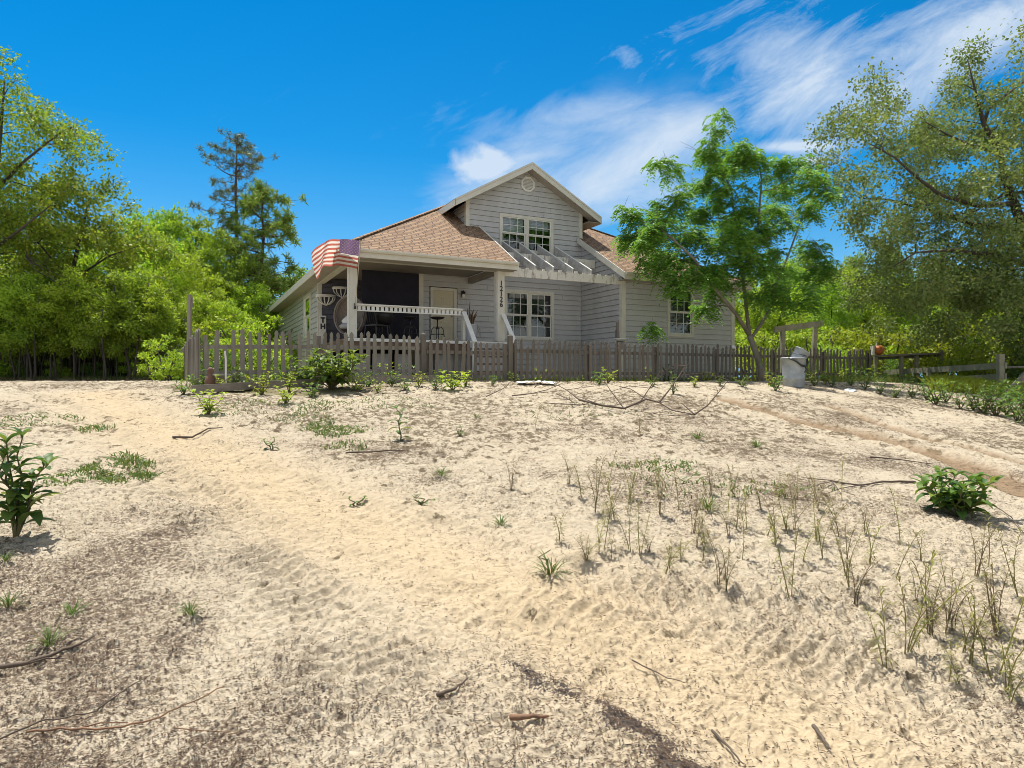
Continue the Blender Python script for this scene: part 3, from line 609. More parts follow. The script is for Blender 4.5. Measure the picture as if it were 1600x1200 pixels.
# wall lantern
lb = MB(); lb.box(4.36, 4.44, VD - .045, VD - .025, 4.42, 4.62); lb.lathe([(.0, .14), (.05, .10), (.085, .06), (.06, .05), (.055, -.0)], 8, (4.40, VD - .13, 4.48)); lb.bar((4.40, VD - .04, 4.56), (4.40, VD - .13, 4.62), .02, .02)
ln = lb.build('porch_light', M['black'], house); MB().lathe([(.055, 0), (.05, -.10), (.03, -.15), (0, -.16)], 8, (4.40, VD - .13, 4.48)).build('lamp_glass', M['lampglass'], ln, True)
# gable vent (octagon with louvres)
oc = [(6.92 + .29 * math.cos(R(22.5 + 45 * k)), 8.60 + .29 * math.sin(R(22.5 + 45 * k))) for k in range(8)]; ic = [(6.92 + .22 * math.cos(R(22.5 + 45 * k)), 8.60 + .22 * math.sin(R(22.5 + 45 * k))) for k in range(8)]
vb = MB()
for k in range(8):
    j = (k + 1) % 8; q = [oc[k], oc[j], ic[j], ic[k]]; vb.prism([(a, VD - .07, z) for a, z in q], (0, .05, 0))
vn = vb.build('gable_vent', M['white'], house); lv = MB()
for k in range(9):
    z = 8.60 - .20 + k * .05; hw = .22 * math.cos(R(22.5)) if abs(z - 8.6) < .085 else .22 * math.cos(R(22.5)) - (abs(z - 8.6) - .085); lv.bar((6.92 - hw, VD - .055, z), (6.92 + hw, VD - .055, z), .008, .05, (0, .6, 1))
lv.build('louvre', M['white'], vn); 
# steps with stringer treads, handrails
st = MB()
for k in range(5): st.box(3.46, 4.76, -.12 - .235 * (k + 1), -.10 - .235 * k, FL - .23 * (k + 1) - .05, FL - .23 * (k + 1))
sto = st.build('porch_steps', M['brown'], house); ri = MB()
for k in range(5): ri.box(3.50, 4.72, -.10 - .235 * k - .012, -.10 - .235 * k, FL - .23 * (k + 1), FL - .23 * k - .052)
ri.build('riser', M['block'], sto)
for s_, top_v, e_v in ((3.445, .05, -.80), (4.72, .0, -.86)):
    hr = MB(); hr.bar((s_, top_v, FL + .86), (s_, e_v, FL - .08), .14, .04, (0, .7, 1)); ho = hr.build('handrail', M['white'], house)
    MB().box(s_ - .045, s_ + .045, e_v + .02, e_v + .11, 1.45, FL - .06).build('handrail_post', M['white'], ho)
# pergola over the recess
MB().box(4.79, SR - .04, .02, .08, 4.80, 5.06).build('pergola_beam', M['peel'], house)
MB().box(4.79, SR - .04, .081, .14, 4.83, 4.98).build('pergola_beam', M['peel'], house)
for s_ in (5.90, 6.57, 7.31, 8.03):
    mb = MB(); mb.prism([(s_, .15, 4.98), (s_, .30, 4.98), (s_, VD - .03, 6.16), (s_, VD - .03, 6.44), (s_, .15, 5.23)], (.045, 0, 0)); rf = mb.build('rafter', M['rafter'], house)
    MB().prism([(s_ - .006, .12, 5.236), (s_ - .006, VD - .03, 6.472), (s_ - .006, VD - .03, 6.447), (s_ - .006, .12, 5.211)][::-1], (.058, 0, 0)).build('rafter_cap', M['white'], rf)
for v_, z_ in ((1.60, 5.74),): MB().box(5.06, SR - .03, v_, v_ + .05, z_ - .15, z_ + .15).build('purlin', M['peel'], house)
bl = MB()
for k in range(14): x = 4.95 + k * .3; bl.box(x, x + .07 + .05 * rng.random(), .02, .08, 5.06, 5.09 + .05 * rng.random())
bl.build('beam_scraps', M['peel'], house)
# house number on the right post
for i, ch in enumerate('12126'):
    cu = bpy.data.curves.new('digit', 'FONT'); cu.body = ch; cu.size = .215; cu.align_x = 'CENTER'; cu.extrude = .006; cu.offset = .004
    tmp = bpy.data.objects.new('digit', cu); col.objects.link(tmp); dg = bpy.context.evaluated_depsgraph_get(); dm = bpy.data.meshes.new_from_object(tmp.evaluated_get(dg)); bpy.data.objects.remove(tmp)
    d_ = mobj('house_number', dm, pr); d_.location = (4.665, -.008, 4.44 - i * .165 + .05); d_.rotation_euler = (R(90), 0, 0); dm.materials.clear(); dm.materials.append(M['black'])

# ------------------------------------------------------------------ picket fences
def picket_mesh(name, h, w, m_, lean=0, pointy=False):
    mb = MB(); w2 = w / 2
    if pointy: o = [(-w2, 0), (w2, 0), (w2, h - .09), (0, h), (-w2, h - .09)]
    else: o = [(-w2, 0), (w2, 0), (w2, h - .17), (w2 * .66, h - .145), (w2 * .98, h - .085), (w2 * .72, h - .035), (0, h), (-w2 * .72, h - .035), (-w2 * .98, h - .085), (-w2 * .66, h - .145), (-w2, h - .17)]
    mb.prism([(x, 0, z) for x, z in o], (0, .02, 0)); return mb.mesh(name, m_)
def picket_fence(name, label, a, b_, n, hgt, mats, rails, post_every, seed, w=.09, drop=None, side=-1, pointy=False, group='weathered picket fences around the house yard', jitter=.02):
    """a -> b world xy; pickets on the -normal side (towards the road)"""
    r = random.Random(seed); a = Vector(a); b_ = Vector(b_); d = b_ - a; Ln = d.length; ang = math.atan2(d.y, d.x)
    root = thing(name, label, 'fence', (a.x, a.y, 0), ang, group); dn = d / Ln
    ms = [picket_mesh('picket', hgt, w, m_, pointy=pointy) for m_ in mats]
    def zg(x): q = a + dn * x; return float(base_h(np.array([q.x]), np.array([q.y]))[0])
    for i in range(n):
        x = Ln * (i + .5) / n + r.uniform(-.008, .008); o = mobj('picket', r.choice(ms), root)
        o.location = (x, side * .02 if side < 0 else 0.0, zg(x) + .05 + r.uniform(-jitter, jitter) - (drop(x) if drop else 0)); o.rotation_euler = (r.uniform(-.02, .02), r.gauss(0, .02), 0); o.scale = (r.uniform(.86, 1.1), 1, r.uniform(.955, 1.03) * (r.uniform(.72, .88) if r.random() < .035 else 1))
    k = max(1, round(Ln / 2.4)); seg = Ln / k
    for rz in rails:
        for i in range(k):
            x0, x1 = i * seg + .005, (i + 1) * seg - .005
            dd = (drop((x0 + x1) / 2) if drop else 0)
            MB().bar((x0, .025, zg(x0) + rz - dd), (x1, .025, zg(x1) + rz - dd), .04, .085).build('rail', mats[-1], root)
    for i in range(k + 1):
        x = i * seg; x = min(max(x, .05), Ln - .05); MB().box(x - .045, x + .045, .05, .14, zg(x) - .3, zg(x) + hgt - .06).build('fence_post', mats[0], root)
    return root
FV = -2.86
def fxy(s, v=FV): q = HP(s, v); return (q.x, q.y)
picket_fence('picket_fence', 'left stretch of grey picket fence with pointed tops in front of the porch', fxy(-3.72), fxy(1.12), 28, 1.17, [M['fence'], M['fence'], M['fence3'], M['fence']], (.30, .86), 2, 1)
gt_ = picket_fence('picket_gate', 'brownish picket gate panel in front of the porch steps', fxy(1.28), fxy(3.52), 13, 1.08, [M['fence3'], M['fence2'], M['fence3']], (.28, .82), 2, 2, drop=lambda x: .04 * x)
gt_['category'] = 'gate'
picket_fence('picket_fence', 'long dark picket fence running right from the gate past the bare window wall', fxy(3.66), fxy(18.0), 86, 1.10, [M['fence2'], M['fence2'], M['fence3'], M['fence2']], (.26, .84), 2, 3, w=.085)
q = HP(-3.78, FV); picket_fence('picket_fence', 'side run of grey picket fence going back from its left corner into the woods', (q.x - 5.4, q.y + 9.6), (q.x, q.y + .02), 62, 1.17, [M['fence'], M['fence3'], M['fence']], (.3, .86), 2, 4, drop=lambda x: max(0, .30 - .03 * x), side=-1)
for s_, h_, lb_ in ((1.2, 1.2, 'brown square gate post on the hinge side, left of the picket gate'), (3.59, 1.25, 'dark square gate post right of the picket gate by the handrail')):
    q = HP(s_, FV + .02); mb = MB(); z = gz(q.x, q.y); mb.box(-.055, .055, -.055, .055, -.3, h_); mb.add([(-.055, -.055, h_), (.055, -.055, h_), (.055, .055, h_), (-.055, .055, h_), (0, 0, h_ + .05)], [(0, 1, 4), (1, 2, 4), (2, 3, 4), (3, 0, 4)])
    o = mb.build('gate_post', M['fence2'], None); o.location = (q.x, q.y, z); o.rotation_euler = (0, 0, TH); tag(o, lb_, 'post')
def tall_post(px, y0, Y, h, wdt, label, m_, lean=0):
    q = G(px, Y); mb = MB(); mb.tube([(0, 0, -.3), (lean * .4, 0, h * .5), (lean, .02, h)], [wdt, wdt * .9, wdt * .8], 7); mb.tube([(wdt * .9, 0, h * .86), (wdt * 1.1, 0, h * .97)], [wdt * .35, wdt * .15], 5)
    o = mb.build('wooden_post', m_, None); o.location = q; return tag(o, label, 'post')
tall_post(296, 460, 17.5, 2.35, .075, 'tall weathered wooden post standing behind the left corner of the picket fence', M['fence'])
# landscape timbers edging the bed
def timber(p0, p1, Y0, Y1, h, w, label, m_='plank', z0=0.0):
    a = G(p0, Y0); b_ = G(p1, Y1); mid = (a + b_) / 2; mb = MB(); d = b_ - a
    mb.bar(a - mid + Vector((0, 0, h / 2 - .03 + z0)), b_ - mid + Vector((0, 0, h / 2 - .03 + z0)), w, h)
    o = mb.build('landscape_timber', M[m_], None); o.location = mid; return tag(o, label, 'timber')
timber(300, 402, 12.6, 13.2, .15, .14, 'old grey landscape timber edging the bed below the left fence corner', z0=.07)
timber(402.5, 505, 13.2, 13.9, .15, .14, 'old grey landscape timber running behind the broad leafy bush', z0=.07)
timber(556, 702, 14.7, 15.9, .17, .14, 'pale weathered landscape timber at the foot of the fence left of the gate', 'plank', z0=.05)
timber(700, 795, 16.0, 16.6, .09, .12, 'grey board lying on the sand before the picket gate', 'plank')

# ------------------------------------------------------------------ things on and around the porch
# flag on an angled pole
fb = HP(.15, -.02, 3.60); ftop = P(564, 374, 17.25)
fp = thing('flag_pole', 'slim brass coloured flag pole slanting out from the left porch post', 'flag pole', fb)
d = ftop - fb; mb = MB(); mb.tube([(0, 0, 0), d], .013, 8); mb.build('pole', M['brass'], fp); mb = MB(); mb.lathe([(0, .05), (.03, .035), (.035, 0), (.02, -.03), (0, -.035)], 10, d); mb.build('finial', M['black'], fp, True)
mb = MB(); mb.lathe([(.02, -.05), (.035, -.03), (.03, .03), (.018, .12)], 8, (0, 0, 0)); mb.build('bracket', M['black'], fp)
flr, ft, fbs, fo = new_mat('flag_red'); flw = None
def cloth(name, c):
    m, t, b, o = new_mat(name); n = noise_tex(t, 14, 4, .6); cc = mix(t, .3, c, mix(t, n, (.2, .2, .2), (.8, .8, .8)), 'OVERLAY'); t.links.new(cc, b.inputs['Base Color']); b.inputs['Roughness'].default_value = .8
    tr = N(t, 'ShaderNodeBsdfTranslucent'); t.links.new(cc, tr.inputs[0]); ms = N(t, 'ShaderNodeMixShader'); ms.inputs[0].default_value = .45; t.links.new(b.outputs[0], ms.inputs[1]); t.links.new(tr.outputs[0], ms.inputs[2]); t.links.new(ms.outputs[0], o.inputs[0]); return m
bpy.data.materials.remove(flr)
fr_m, fw_m, fb_m = cloth('flag_red', (.46, .13, .095)), cloth('flag_white', (.72, .68, .62)), cloth('flag_canton', (.17, .10, .20))
h0 = fb + d * .985 + Vector((-.03, 0, -.01)); h1 = fb + d * .58 + Vector((-.03, 0, 0))      # hoist top / bottom
NU, NV_ = 52, 26; fv = []; ffc = []; fmi = []
def flagpt(u, v):                                        # u 0..1 away from the hoist, v 0..1 from top to bottom
    p = h0.lerp(h1, v); Lf = 1.40
    sag = .10 * u - .20 * u * u * (1 - .0 * v) + .02 * math.sin(u * 9)
    wav = .07 * u**.7 * math.sin(u * 8.5 + v * 2.4) + .07 * u**.6 * math.sin(u * 19 - v * 4)
    x = -Lf * u * (.96 - .10 * v); curl = max(0, u - .78)
    sq = 1 - .30 * u                                     # fly end gathers
    zc = p.z * (1 - u) + (h0.z * .5 + h1.z * .5) * u + (h0.z - h1.z) * (.5 - v) * u * sq
    z = zc + (.20 * math.sin(u * 2.3) * .6 - .16 * u**2.2) - curl * (.9 * v + .5)
    return Vector((p.x + x + curl * .35 * v, p.y + .15 * u + wav, z))
for i in range(NU + 1):
    for j in range(NV_ + 1): fv.append(flagpt(i / NU, j / NV_) - h0)
for i in range(NU):
    for j in range(NV_):
        ffc.append((i * (NV_ + 1) + j, (i + 1) * (NV_ + 1) + j, (i + 1) * (NV_ + 1) + j + 1, i * (NV_ + 1) + j + 1))
        fmi.append(2 if (i < NU * .4 and j < 14) else (0 if (j // 2) % 2 == 0 else 1))
mb = MB(); mb.v = [tuple(v) for v in fv]; mb.f = ffc; mb.m = fmi
fl = mb.build('flag', [fr_m, fw_m, fb_m], None, True); fl.location = h0; tag(fl, 'faded red and white striped flag with purple starred canton blowing left from its pole', 'flag')
sbm = MB()
for row in range(9):
    for c_ in range(6 if row % 2 == 0 else 5):
        u0 = .4 * ((c_ + (.5 if row % 2 == 0 else 1.0)) / 6); v0 = (7 / 13) * (row + .5 + .25) / 9.6
        for sg in (-1, 1):
            pts = []
            for k in range(10):
                rr_ = .026 if k % 2 == 0 else .010; a_ = math.pi / 2 + k * math.pi / 5; pts.append(flagpt(u0 + rr_ * math.cos(a_) / 1.42, v0 - rr_ * math.sin(a_) / .8) - h0 + Vector((0, sg * .006, 0)))
            c0 = sum(pts, Vector()) / 10; sbm.add([c0] + pts, [(0, 1 + k, 1 + (k + 1) % 10) for k in range(10)])
sbm.build('flag_stars', fw_m, fl)

def stool(s, v, label):
    q = HP(s, v, FL); t_ = thing('bar_stool', label, 'stool', q, TH + .3, 'tractor seat stools on the porch')
    mb = MB(); n = 16; mb.lathe([(.0, .685), (.10, .68), (.17, .695), (.215, .73), (.22, .75), (.21, .74), (.165, .71), (.10, .695), (0, .70)], n); mb.build('seat', M['black'], t_, True)
    mb = MB(); mb.tube([(0, 0, .40), (0, 0, .69)], .022, 8); mb.lathe([(.06, .39), (.065, .42), (.02, .44)], 10); mb.build('column', M['black'], t_, True)
    for k in range(4):
        a_ = math.pi / 4 + k * math.pi / 2; c, s_ = math.cos(a_), math.sin(a_)
        MB().tube([(c * .03, s_ * .03, .45), (c * .12, s_ * .12, .44), (c * .18, s_ * .18, .36), (c * .23, s_ * .23, .0)], .012, 6).build('leg', M['black'], t_)
    MB().tube([(.19 * math.cos(x), .19 * math.sin(x), .22) for x in [2 * math.pi * k / 20 for k in range(21)]], .009, 5, cap=False).build('foot_ring', M['black'], t_)
stool(2.85, .75, 'black metal tractor seat stool standing before the beige front door')
stool(2.05, .95, 'black metal tractor seat stool in the dark middle of the porch')
# round wicker pod chair behind the left post, with cushion
q = HP(.42, 1.75, FL); t_ = thing('pod_chair', 'round grey wicker pod chair with pale cushions behind the left porch post', 'chair', q, TH - .9)
prof = []; mb = MB(); Rr = .56
vs, fs = [], []
for i in range(13):
    for j in range(20):
        ph = R(-5 + 110 * i / 12); th_ = 2 * math.pi * j / 20; rr_ = Rr * math.sin(ph) if i else 0.01
        vs.append((rr_ * math.cos(th_), Rr * .55 * math.cos(ph), .78 + rr_ * 1.05 * math.sin(th_)))
for i in range(12):
    for j in range(20): fs.append((i * 20 + j, i * 20 + (j + 1) % 20, (i + 1) * 20 + (j + 1) % 20, (i + 1) * 20 + j))
mb.add(vs, fs); so_ = mb.build('shell', M['wicker'], t_, True); sm = so_.modifiers.new('thick', 'SOLIDIFY'); sm.thickness = .025
MB().tube([(Rr * math.cos(a_), -.10, .78 + Rr * 1.05 * math.sin(a_)) for a_ in [2 * math.pi * k / 32 for k in range(33)]], .028, 7, cap=False).build('rim', M['wicker'], t_, True)
mb = MB(); mb.lathe([(0, .12), (.28, .11), (.36, .05), (.34, -.03), (0, -.05)], 18, (0, .02, .42)); mb.build('seat_cushion', M['cush'], t_, True)
mb = MB(); mb.lathe([(0, .06), (.14, .055), (.2, .0), (.14, -.055), (0, -.06)], 4, (-.12, -.06, .62), tilt=Matrix.Rotation(R(70), 3, 'X')); mb.build('throw_pillow', M['white'], t_, True)
for k in range(3):
    a_ = 2 * math.pi * k / 3 + .5; MB().tube([(.12 * math.cos(a_), .1 + .1 * math.sin(a_), .32), (.34 * math.cos(a_), .1 + .3 * math.sin(a_), 0)], .02, 6).build('leg', M['black'], t_)
# dark kettle grill and chair shapes in the shade of the screen
q = HP(1.45, 1.75, FL); t_ = thing('kettle_grill', 'black kettle grill on thin legs in the dark of the porch', 'grill', q, TH)
mb = MB(); mb.lathe([(.0, .52), (.16, .55), (.26, .66), (.29, .78), (.295, .80), (.26, .92), (.15, 1.0), (.02, 1.03), (0, 1.03)], 18); mb.build('bowl', M['black'], t_, True); MB().bar((-.06, 0, 1.06), (.06, 0, 1.06), .03, .025).build('handle', M['black'], t_)
for k in range(3): a_ = 2 * math.pi * k / 3; MB().tube([(.14 * math.cos(a_), .14 * math.sin(a_), .58), (.3 * math.cos(a_), .3 * math.sin(a_), 0)], .014, 6).build('leg', M['black'], t_)
q = HP(.95, .75, FL); t_ = thing('patio_chair', 'dark metal patio chair behind the porch railing', 'chair', q, TH + .5)
MB().box(-.24, .24, -.24, .24, .40, .44).build('seat', M['black'], t_)
mb = MB(); mb.tube([(-.24, .24, .42), (-.25, .30, .70), (-.22, .34, .86), (0, .36, .90), (.22, .34, .86), (.25, .30, .70), (.24, .24, .42)], .016, 6)
for k in range(-2, 3): mb.tube([(k * .085, .25, .43), (k * .085, .35, .88)], .008, 5)
mb.build('backrest', M['black'], t_)
for sx_ in (-1, 1):
    for sy_ in (-1, 1): MB().tube([(sx_ * .22, sy_ * .22, .42), (sx_ * .25, sy_ * .26, 0)], .015, 6).build('leg', M['black'], t_)
# wall baskets
def basket(s, z, label):
    q = HP(s, 4.98, z); t_ = thing('wall_basket', label, 'wall basket', q, TH, 'white half-round wall baskets')
    mb = MB(); w, dpt, hh = .33, .22, .34
    def arc(r_, zz, n=12): return [(r_ * math.cos(math.pi + math.pi * k / n), dpt / w * r_ * math.sin(math.pi + math.pi * k / n) - .035, zz) for k in range(n + 1)]
    for zz, rr_ in ((0, w), (-.05, w * .985)): mb.tube(arc(rr_, zz), .022, 5)
    b1, b2 = arc(w, .0), arc(w * .985, -.05); mb.add(b1 + b2, [(k, k + 1, 13 + k + 1, 13 + k) for k in range(12)])
    mb.build('rim', M['white'], t_); mb = MB()
    for k in range(1, 12, 2):
        a_ = math.pi + math.pi * k / 12; mb.tube([(w * math.cos(a_), dpt * math.sin(a_) - .035, -.05), (w * .86 * math.cos(a_), dpt * .86 * math.sin(a_) - .035, -.18), (w * .45 * math.cos(a_), dpt * .5 * math.sin(a_) - .035, -.29), (0, -.04, -hh)], .02, 5)
    mb.tube([(-w, -.03, 0), (w, -.03, 0)], .018, 5); mb.build('bars', M['white'], t_)
basket(.24, 4.50, 'white half-round wall basket, the lower one nearer the house corner')
basket(.80, 4.80, 'white half-round wall basket, the higher one partly behind the porch post')
# T / H letter board
q = HP(.12, 4.80, FL); t_ = thing('letter_board', 'upright pale board with black letters T and H by the porch corner', 'sign', q, TH)
MB().box(-.11, .11, 0, .03, .0, 1.03).build('board', M['white'], t_)
for i, ch in enumerate('TH'):
    cu = bpy.data.curves.new('letter', 'FONT'); cu.body = ch; cu.size = .24; cu.align_x = 'CENTER'; cu.extrude = .006; cu.offset = .012
    tmp = bpy.data.objects.new('letter', cu); col.objects.link(tmp); dg = bpy.context.evaluated_depsgraph_get(); dm = bpy.data.meshes.new_from_object(tmp.evaluated_get(dg)); bpy.data.objects.remove(tmp)
    o = mobj('letter', dm, t_); o.location = (0, -.006, 0.80 - .22 * i); o.rotation_euler = (R(90), 0, 0); dm.materials.clear(); dm.materials.append(M['black'])
# planter with dry stalks
q = HP(4.12, 1.15, FL); t_ = thing('porch_planter', 'tall pale planter holding a dead spiky plant right of the front door', 'planter', q, TH)
mb = MB(); mb.lathe([(0, 0), (.17, 0), (.20, .30), (.215, .55), (.225, .55), (.225, .60), (.195, .60), (.19, .55), (0, .54)], 18); mb.build('pot', M['pot'], t_)
r = random.Random(5); mb = MB()
for k in range(16):
    a_ = r.uniform(0, 6.28); l_ = r.uniform(.35, .62) if k else .85; tx, ty = .22 * math.cos(a_) * r.random(), .2 * math.sin(a_) * r.random(); mb.tube([(tx * .3, ty * .3, .52), (tx * .7, ty * .7, .52 + l_ * .6), (tx + .05, ty, .52 + l_)], [.028, .022, .005], 5)
for k in range(8):
    a_ = r.uniform(-.6, 1.0); mb.tube([(.1, 0, .56), (.2 * math.cos(a_), .2 * math.sin(a_), .62), (.30 * math.cos(a_), .28 * math.sin(a_), .45 - .05 * k * r.random()), (.32 * math.cos(a_), .3 * math.sin(a_), .2)], [.008, .006, .006, .004], 4)
mb.build('dead_stalks', M['dead'], t_)
# bird feeder on a post by the wing corner
q = G(966, 19.3); t_ = thing('bird_feeder', 'dish shaped bird feeder on a dark wooden post by the picket fence', 'bird feeder', q, .2)
MB().tube([(0, 0, -.3), (.0, 0, 1.0), (-.03, 0, 1.78)], [.055, .055, .05], 8).build('post', M['fence2'], t_); mb = MB(); mb.lathe([(0, 1.20), (.12, 1.22), (.20, 1.27), (.21, 1.29), (.12, 1.27), (0, 1.26)], 16, (.08, -.06, 0)); mb.build('dish', M['galv'], t_, True)
mb = MB(); mb.lathe([(.12, .98), (.11, 1.20), (.0, 1.20)], 12, (.08, -.06, 0)); mb.build('hopper', M['fence'], t_, True); MB().tube([(-.03, 0, 1.7), (-.10, -.02, 1.5), (-.10, -.04, 1.3)], .008, 5).build('wire', M['black'], t_)
# white knob on a picket, white plastic sheet on the sand
q = HP(11.35, FV - .06); kb = MB(); kb.lathe([(0, .06), (.045, .045), (.06, 0), (.045, -.045), (0, -.06)], 12); o = kb.build('lamp_ball', M['plastic'], None, True); o.location = (q.x, q.y, float(base_h(np.array([q.x]), np.array([q.y]))[0]) + 1.10); tag(o, 'small white ball fixed on top of a dark fence picket', 'ball')
q = hit(838, 602); mb = MB(); n = 22; r = random.Random(9)
vs = []; fs = []
for i in range(n + 1):
    for j in range(9):
        x = -.55 + 1.1 * i / n; y = -.3 + .6 * j / 8; e = (x / .58)**2 + (y / .33)**2; x *= 1 - .15 * max(0, e - .8); vs.append((x + .04 * float(pnoise(x * 5, y * 5, 3)), y, .02 + .07 * max(0, 1 - e * .6) + .05 * float(pnoise(x * 6 + 3, y * 7, 8))))
for i in range(n):
    for j in range(8): fs.append((i * 9 + j, (i + 1) * 9 + j, (i + 1) * 9 + j + 1, i * 9 + j + 1))
mb.add(vs, fs); o = mb.build('plastic_sheet', M['plastic'], None, True); o.location = (q.x, q.y, gz(q.x, q.y) + .03); o.scale = (.8, .8, .7); tag(o, 'crumpled white plastic sheet lying on the sand by the gate', 'plastic sheet')
# galvanised can with a bucket in it
q = hit(1240, 606); CANZ = .88; t_ = thing('trash_can', 'galvanised steel trash can standing on the sand before the dark fence', 'trash can', q, .4)
mb = MB(); mb.lathe([(0, .0), (.245, .0), (.25, .03), (.262, .25), (.268, .26), (.262, .28), (.285, .62), (.295, .83), (.31, .835), (.315, .86), (.30, .875), (.285, .86), (.275, .6), (.0, .1)], 28); mb.build('can', M['galv'], t_, True)
MB().tube([(-.02, -.28, .66), (.08, -.33, .62), (.18, -.28, .66)], .012, 6).build('handle', M['black'], t_)
mb = MB(); mb.tube([(-.30, -.12, .86), (-.20, -.26, .76), (-.05, -.33, .62), (.08, -.32, .60), (.20, -.27, .72), (.28, -.16, .84)], .024, 6); mb.tube([(.02, -.34, .62), (.05, -.35, .52), (.0, -.345, .44)], .014, 5); mb.tube([(.05, -.35, .54), (.12, -.335, .50)], .012, 5); mb.build('rope', M['black'], t_, True)
t_.scale = (1, 1, CANZ); t2 = thing('steel_bucket', 'small steel bucket lying tilted in the mouth of the trash can', 'bucket', (q.x + .13, q.y - .02, q.z + .80), 0)
mb = MB(); tl = Matrix.Rotation(R(62), 3, 'Y') @ Matrix.Rotation(R(10), 3, 'X'); mb.lathe([(0, -.16), (.15, -.16), (.165, -.1), (.19, .14), (.20, .145), (.20, .165), (.185, .165), (.15, -.13), (0, -.14)], 24, tilt=Matrix.Rotation(R(34), 3, 'Y')); mb.build('bucket_body', M['galv'], t2, True)
MB().tube([(-.19, -.02, .08), (-.1, -.2, .05), (.08, -.22, .0), (.2, -.05, -.02)], .008, 5).build('handle', M['black'], t2)
# timber arbour behind the can
a = G(1223, 22.3); b_ = G(1273, 22.6); t_ = thing('gate_arbor', 'rough timber frame of two posts and a tilted crossbeam behind the trash can', 'arbor', a, 0)
d = b_ - a; zt0 = P(1223, 514, 22.3).z - a.z; zt1 = P(1275, 506, 22.6).z - a.z
MB().bar((0, 0, -.3), (.0, 0, zt0 - .08), .13, .13, (0, 1, 0)).build('post', M['mossrail'], t_); MB().bar((d.x - .12, d.y, -.3), (d.x + .03, d.y, zt1 - .08), .13, .13, (0, 1, 0)).build('post', M['mossrail'], t_)
MB().bar((-.28, 0, zt0 - .02), (d.x + .28, d.y, zt1 + .02), .10, .2).build('crossbeam', M['mossrail'], t_)
# potting bench with pumpkin planter, and the garden rail fence
a = G(1366, 24.8); b_ = G(1474, 24.0); t_ = thing('potting_bench', 'long weathered plank shelf on posts at the end of the dark picket fence', 'bench', a, 0); d = b_ - a
za = P(1366, 556, 24.8).z - a.z; zb = P(1474, 552, 24.0).z - a.z
MB().bar((0, 0, za), (d.x, d.y, zb), .34, .06).build('shelf_board', M['plank'], t_); MB().bar((0, .2, za - .10), (d.x, d.y + .2, zb - .07), .04, .10).build('shelf_rail', M['fence2'], t_)
for k, hh in ((.02, za - .04), (.40, (za + zb) / 2 - .06), (.62, (za + zb) / 2 - .04), (.97, zb + .12)): MB().box(d.x * k - .055, d.x * k + .055, d.y * k - .05, d.y * k + .05, -.3, hh).build('post', M['mossrail'], t_)
pq = P(1373, 553, 24.75); t2 = thing('pumpkin_planter', 'small orange ribbed planter with pale rim on the end of the plank shelf', 'planter', (pq.x, pq.y, a.z + za + .03), 0)
vs, fs = [], []
for i in range(9):
    for j in range(24):
        ph = math.pi * (.08 + .84 * i / 8); th_ = 2 * math.pi * j / 24; rr_ = .20 * math.sin(ph) * (1 + .14 * math.cos(th_ * 6)); vs.append((rr_ * math.cos(th_), rr_ * math.sin(th_), .19 - .19 * math.cos(ph)))
for i in range(8):
    for j in range(24): fs.append((i * 24 + j, i * 24 + (j + 1) % 24, (i + 1) * 24 + (j + 1) % 24, (i + 1) * 24 + j))
mb = MB(); mb.add(vs, fs); mb.build('pot', M['orange'], t2, True)
mb = MB(); mb.box(-.26, -.21, -.1, .1, 0, .34); mb.tube([(-.12, 0, .32), (-.06, 0, .46), (-.08, 0, .50)], .016, 5); mb.build('stem', M['trim'], t2)
a = G(1366, 26.2); b_ = G(1567, 20.0); t_ = thing('rail_fence', 'two-rail mossy timber fence along the grassy garden bed on the right', 'fence', a, 0); d = b_ - a
def zat(px, py, Y): return P(px, py, Y).z - a.z
for y0, y1 in ((583, 571), (601, 588)): MB().bar((0, 0, zat(1366, y0, 26.2)), (d.x + .1, d.y, zat(1567, y1, 20.0)), .05, .19).build('rail', M['mossrail'], t_)
for k in (.02, .5):
    q2 = a + d * k; MB().box(d.x * k - .05, d.x * k + .05, d.y * k + .03, d.y * k + .13, q2.z * 0 + gz(q2.x, q2.y) - a.z - .3, zat(1366, 580, 26.2) * (1 - k) + zat(1567, 568, 20) * k).build('fence_post', M['mossrail'], t_)
MB().box(d.x - .08, d.x + .08, d.y + .03, d.y + .18, gz(b_.x, b_.y) - a.z - .3, zat(1567, 553, 20.0)).build('fence_post', M['mossrail'], t_)
a = G(1572, 20.2); b_ = G(1680, 19.2); t_ = thing('pole_rail', 'pale thin horizontal pole running right from the garden fence post', 'rail', a, 0); zz = P(1572, 574, 20.2).z - a.z
MB().tube([(0, .1, zz), ((b_ - a).x, (b_ - a).y, zz + .02)], .035, 7).build('pole', M['fence'], t_); MB().tube([((b_ - a).x, (b_ - a).y, -.2), ((b_ - a).x, (b_ - a).y, zz + .2)], .05, 7).build('post', M['fence'], t_)
a = P(1588, 600, 18.8); b_ = P(1612, 575, 18.8); o = MB().bar((0, 0, 0), b_ - a, .05, .06).build('leaning_pole', M['fence'], None); o.location = a - (b_ - a) * 1.2; o.scale = (2.2,) * 3; tag(o, 'pale pole leaning at a slant in the weeds at the right edge', 'pole')
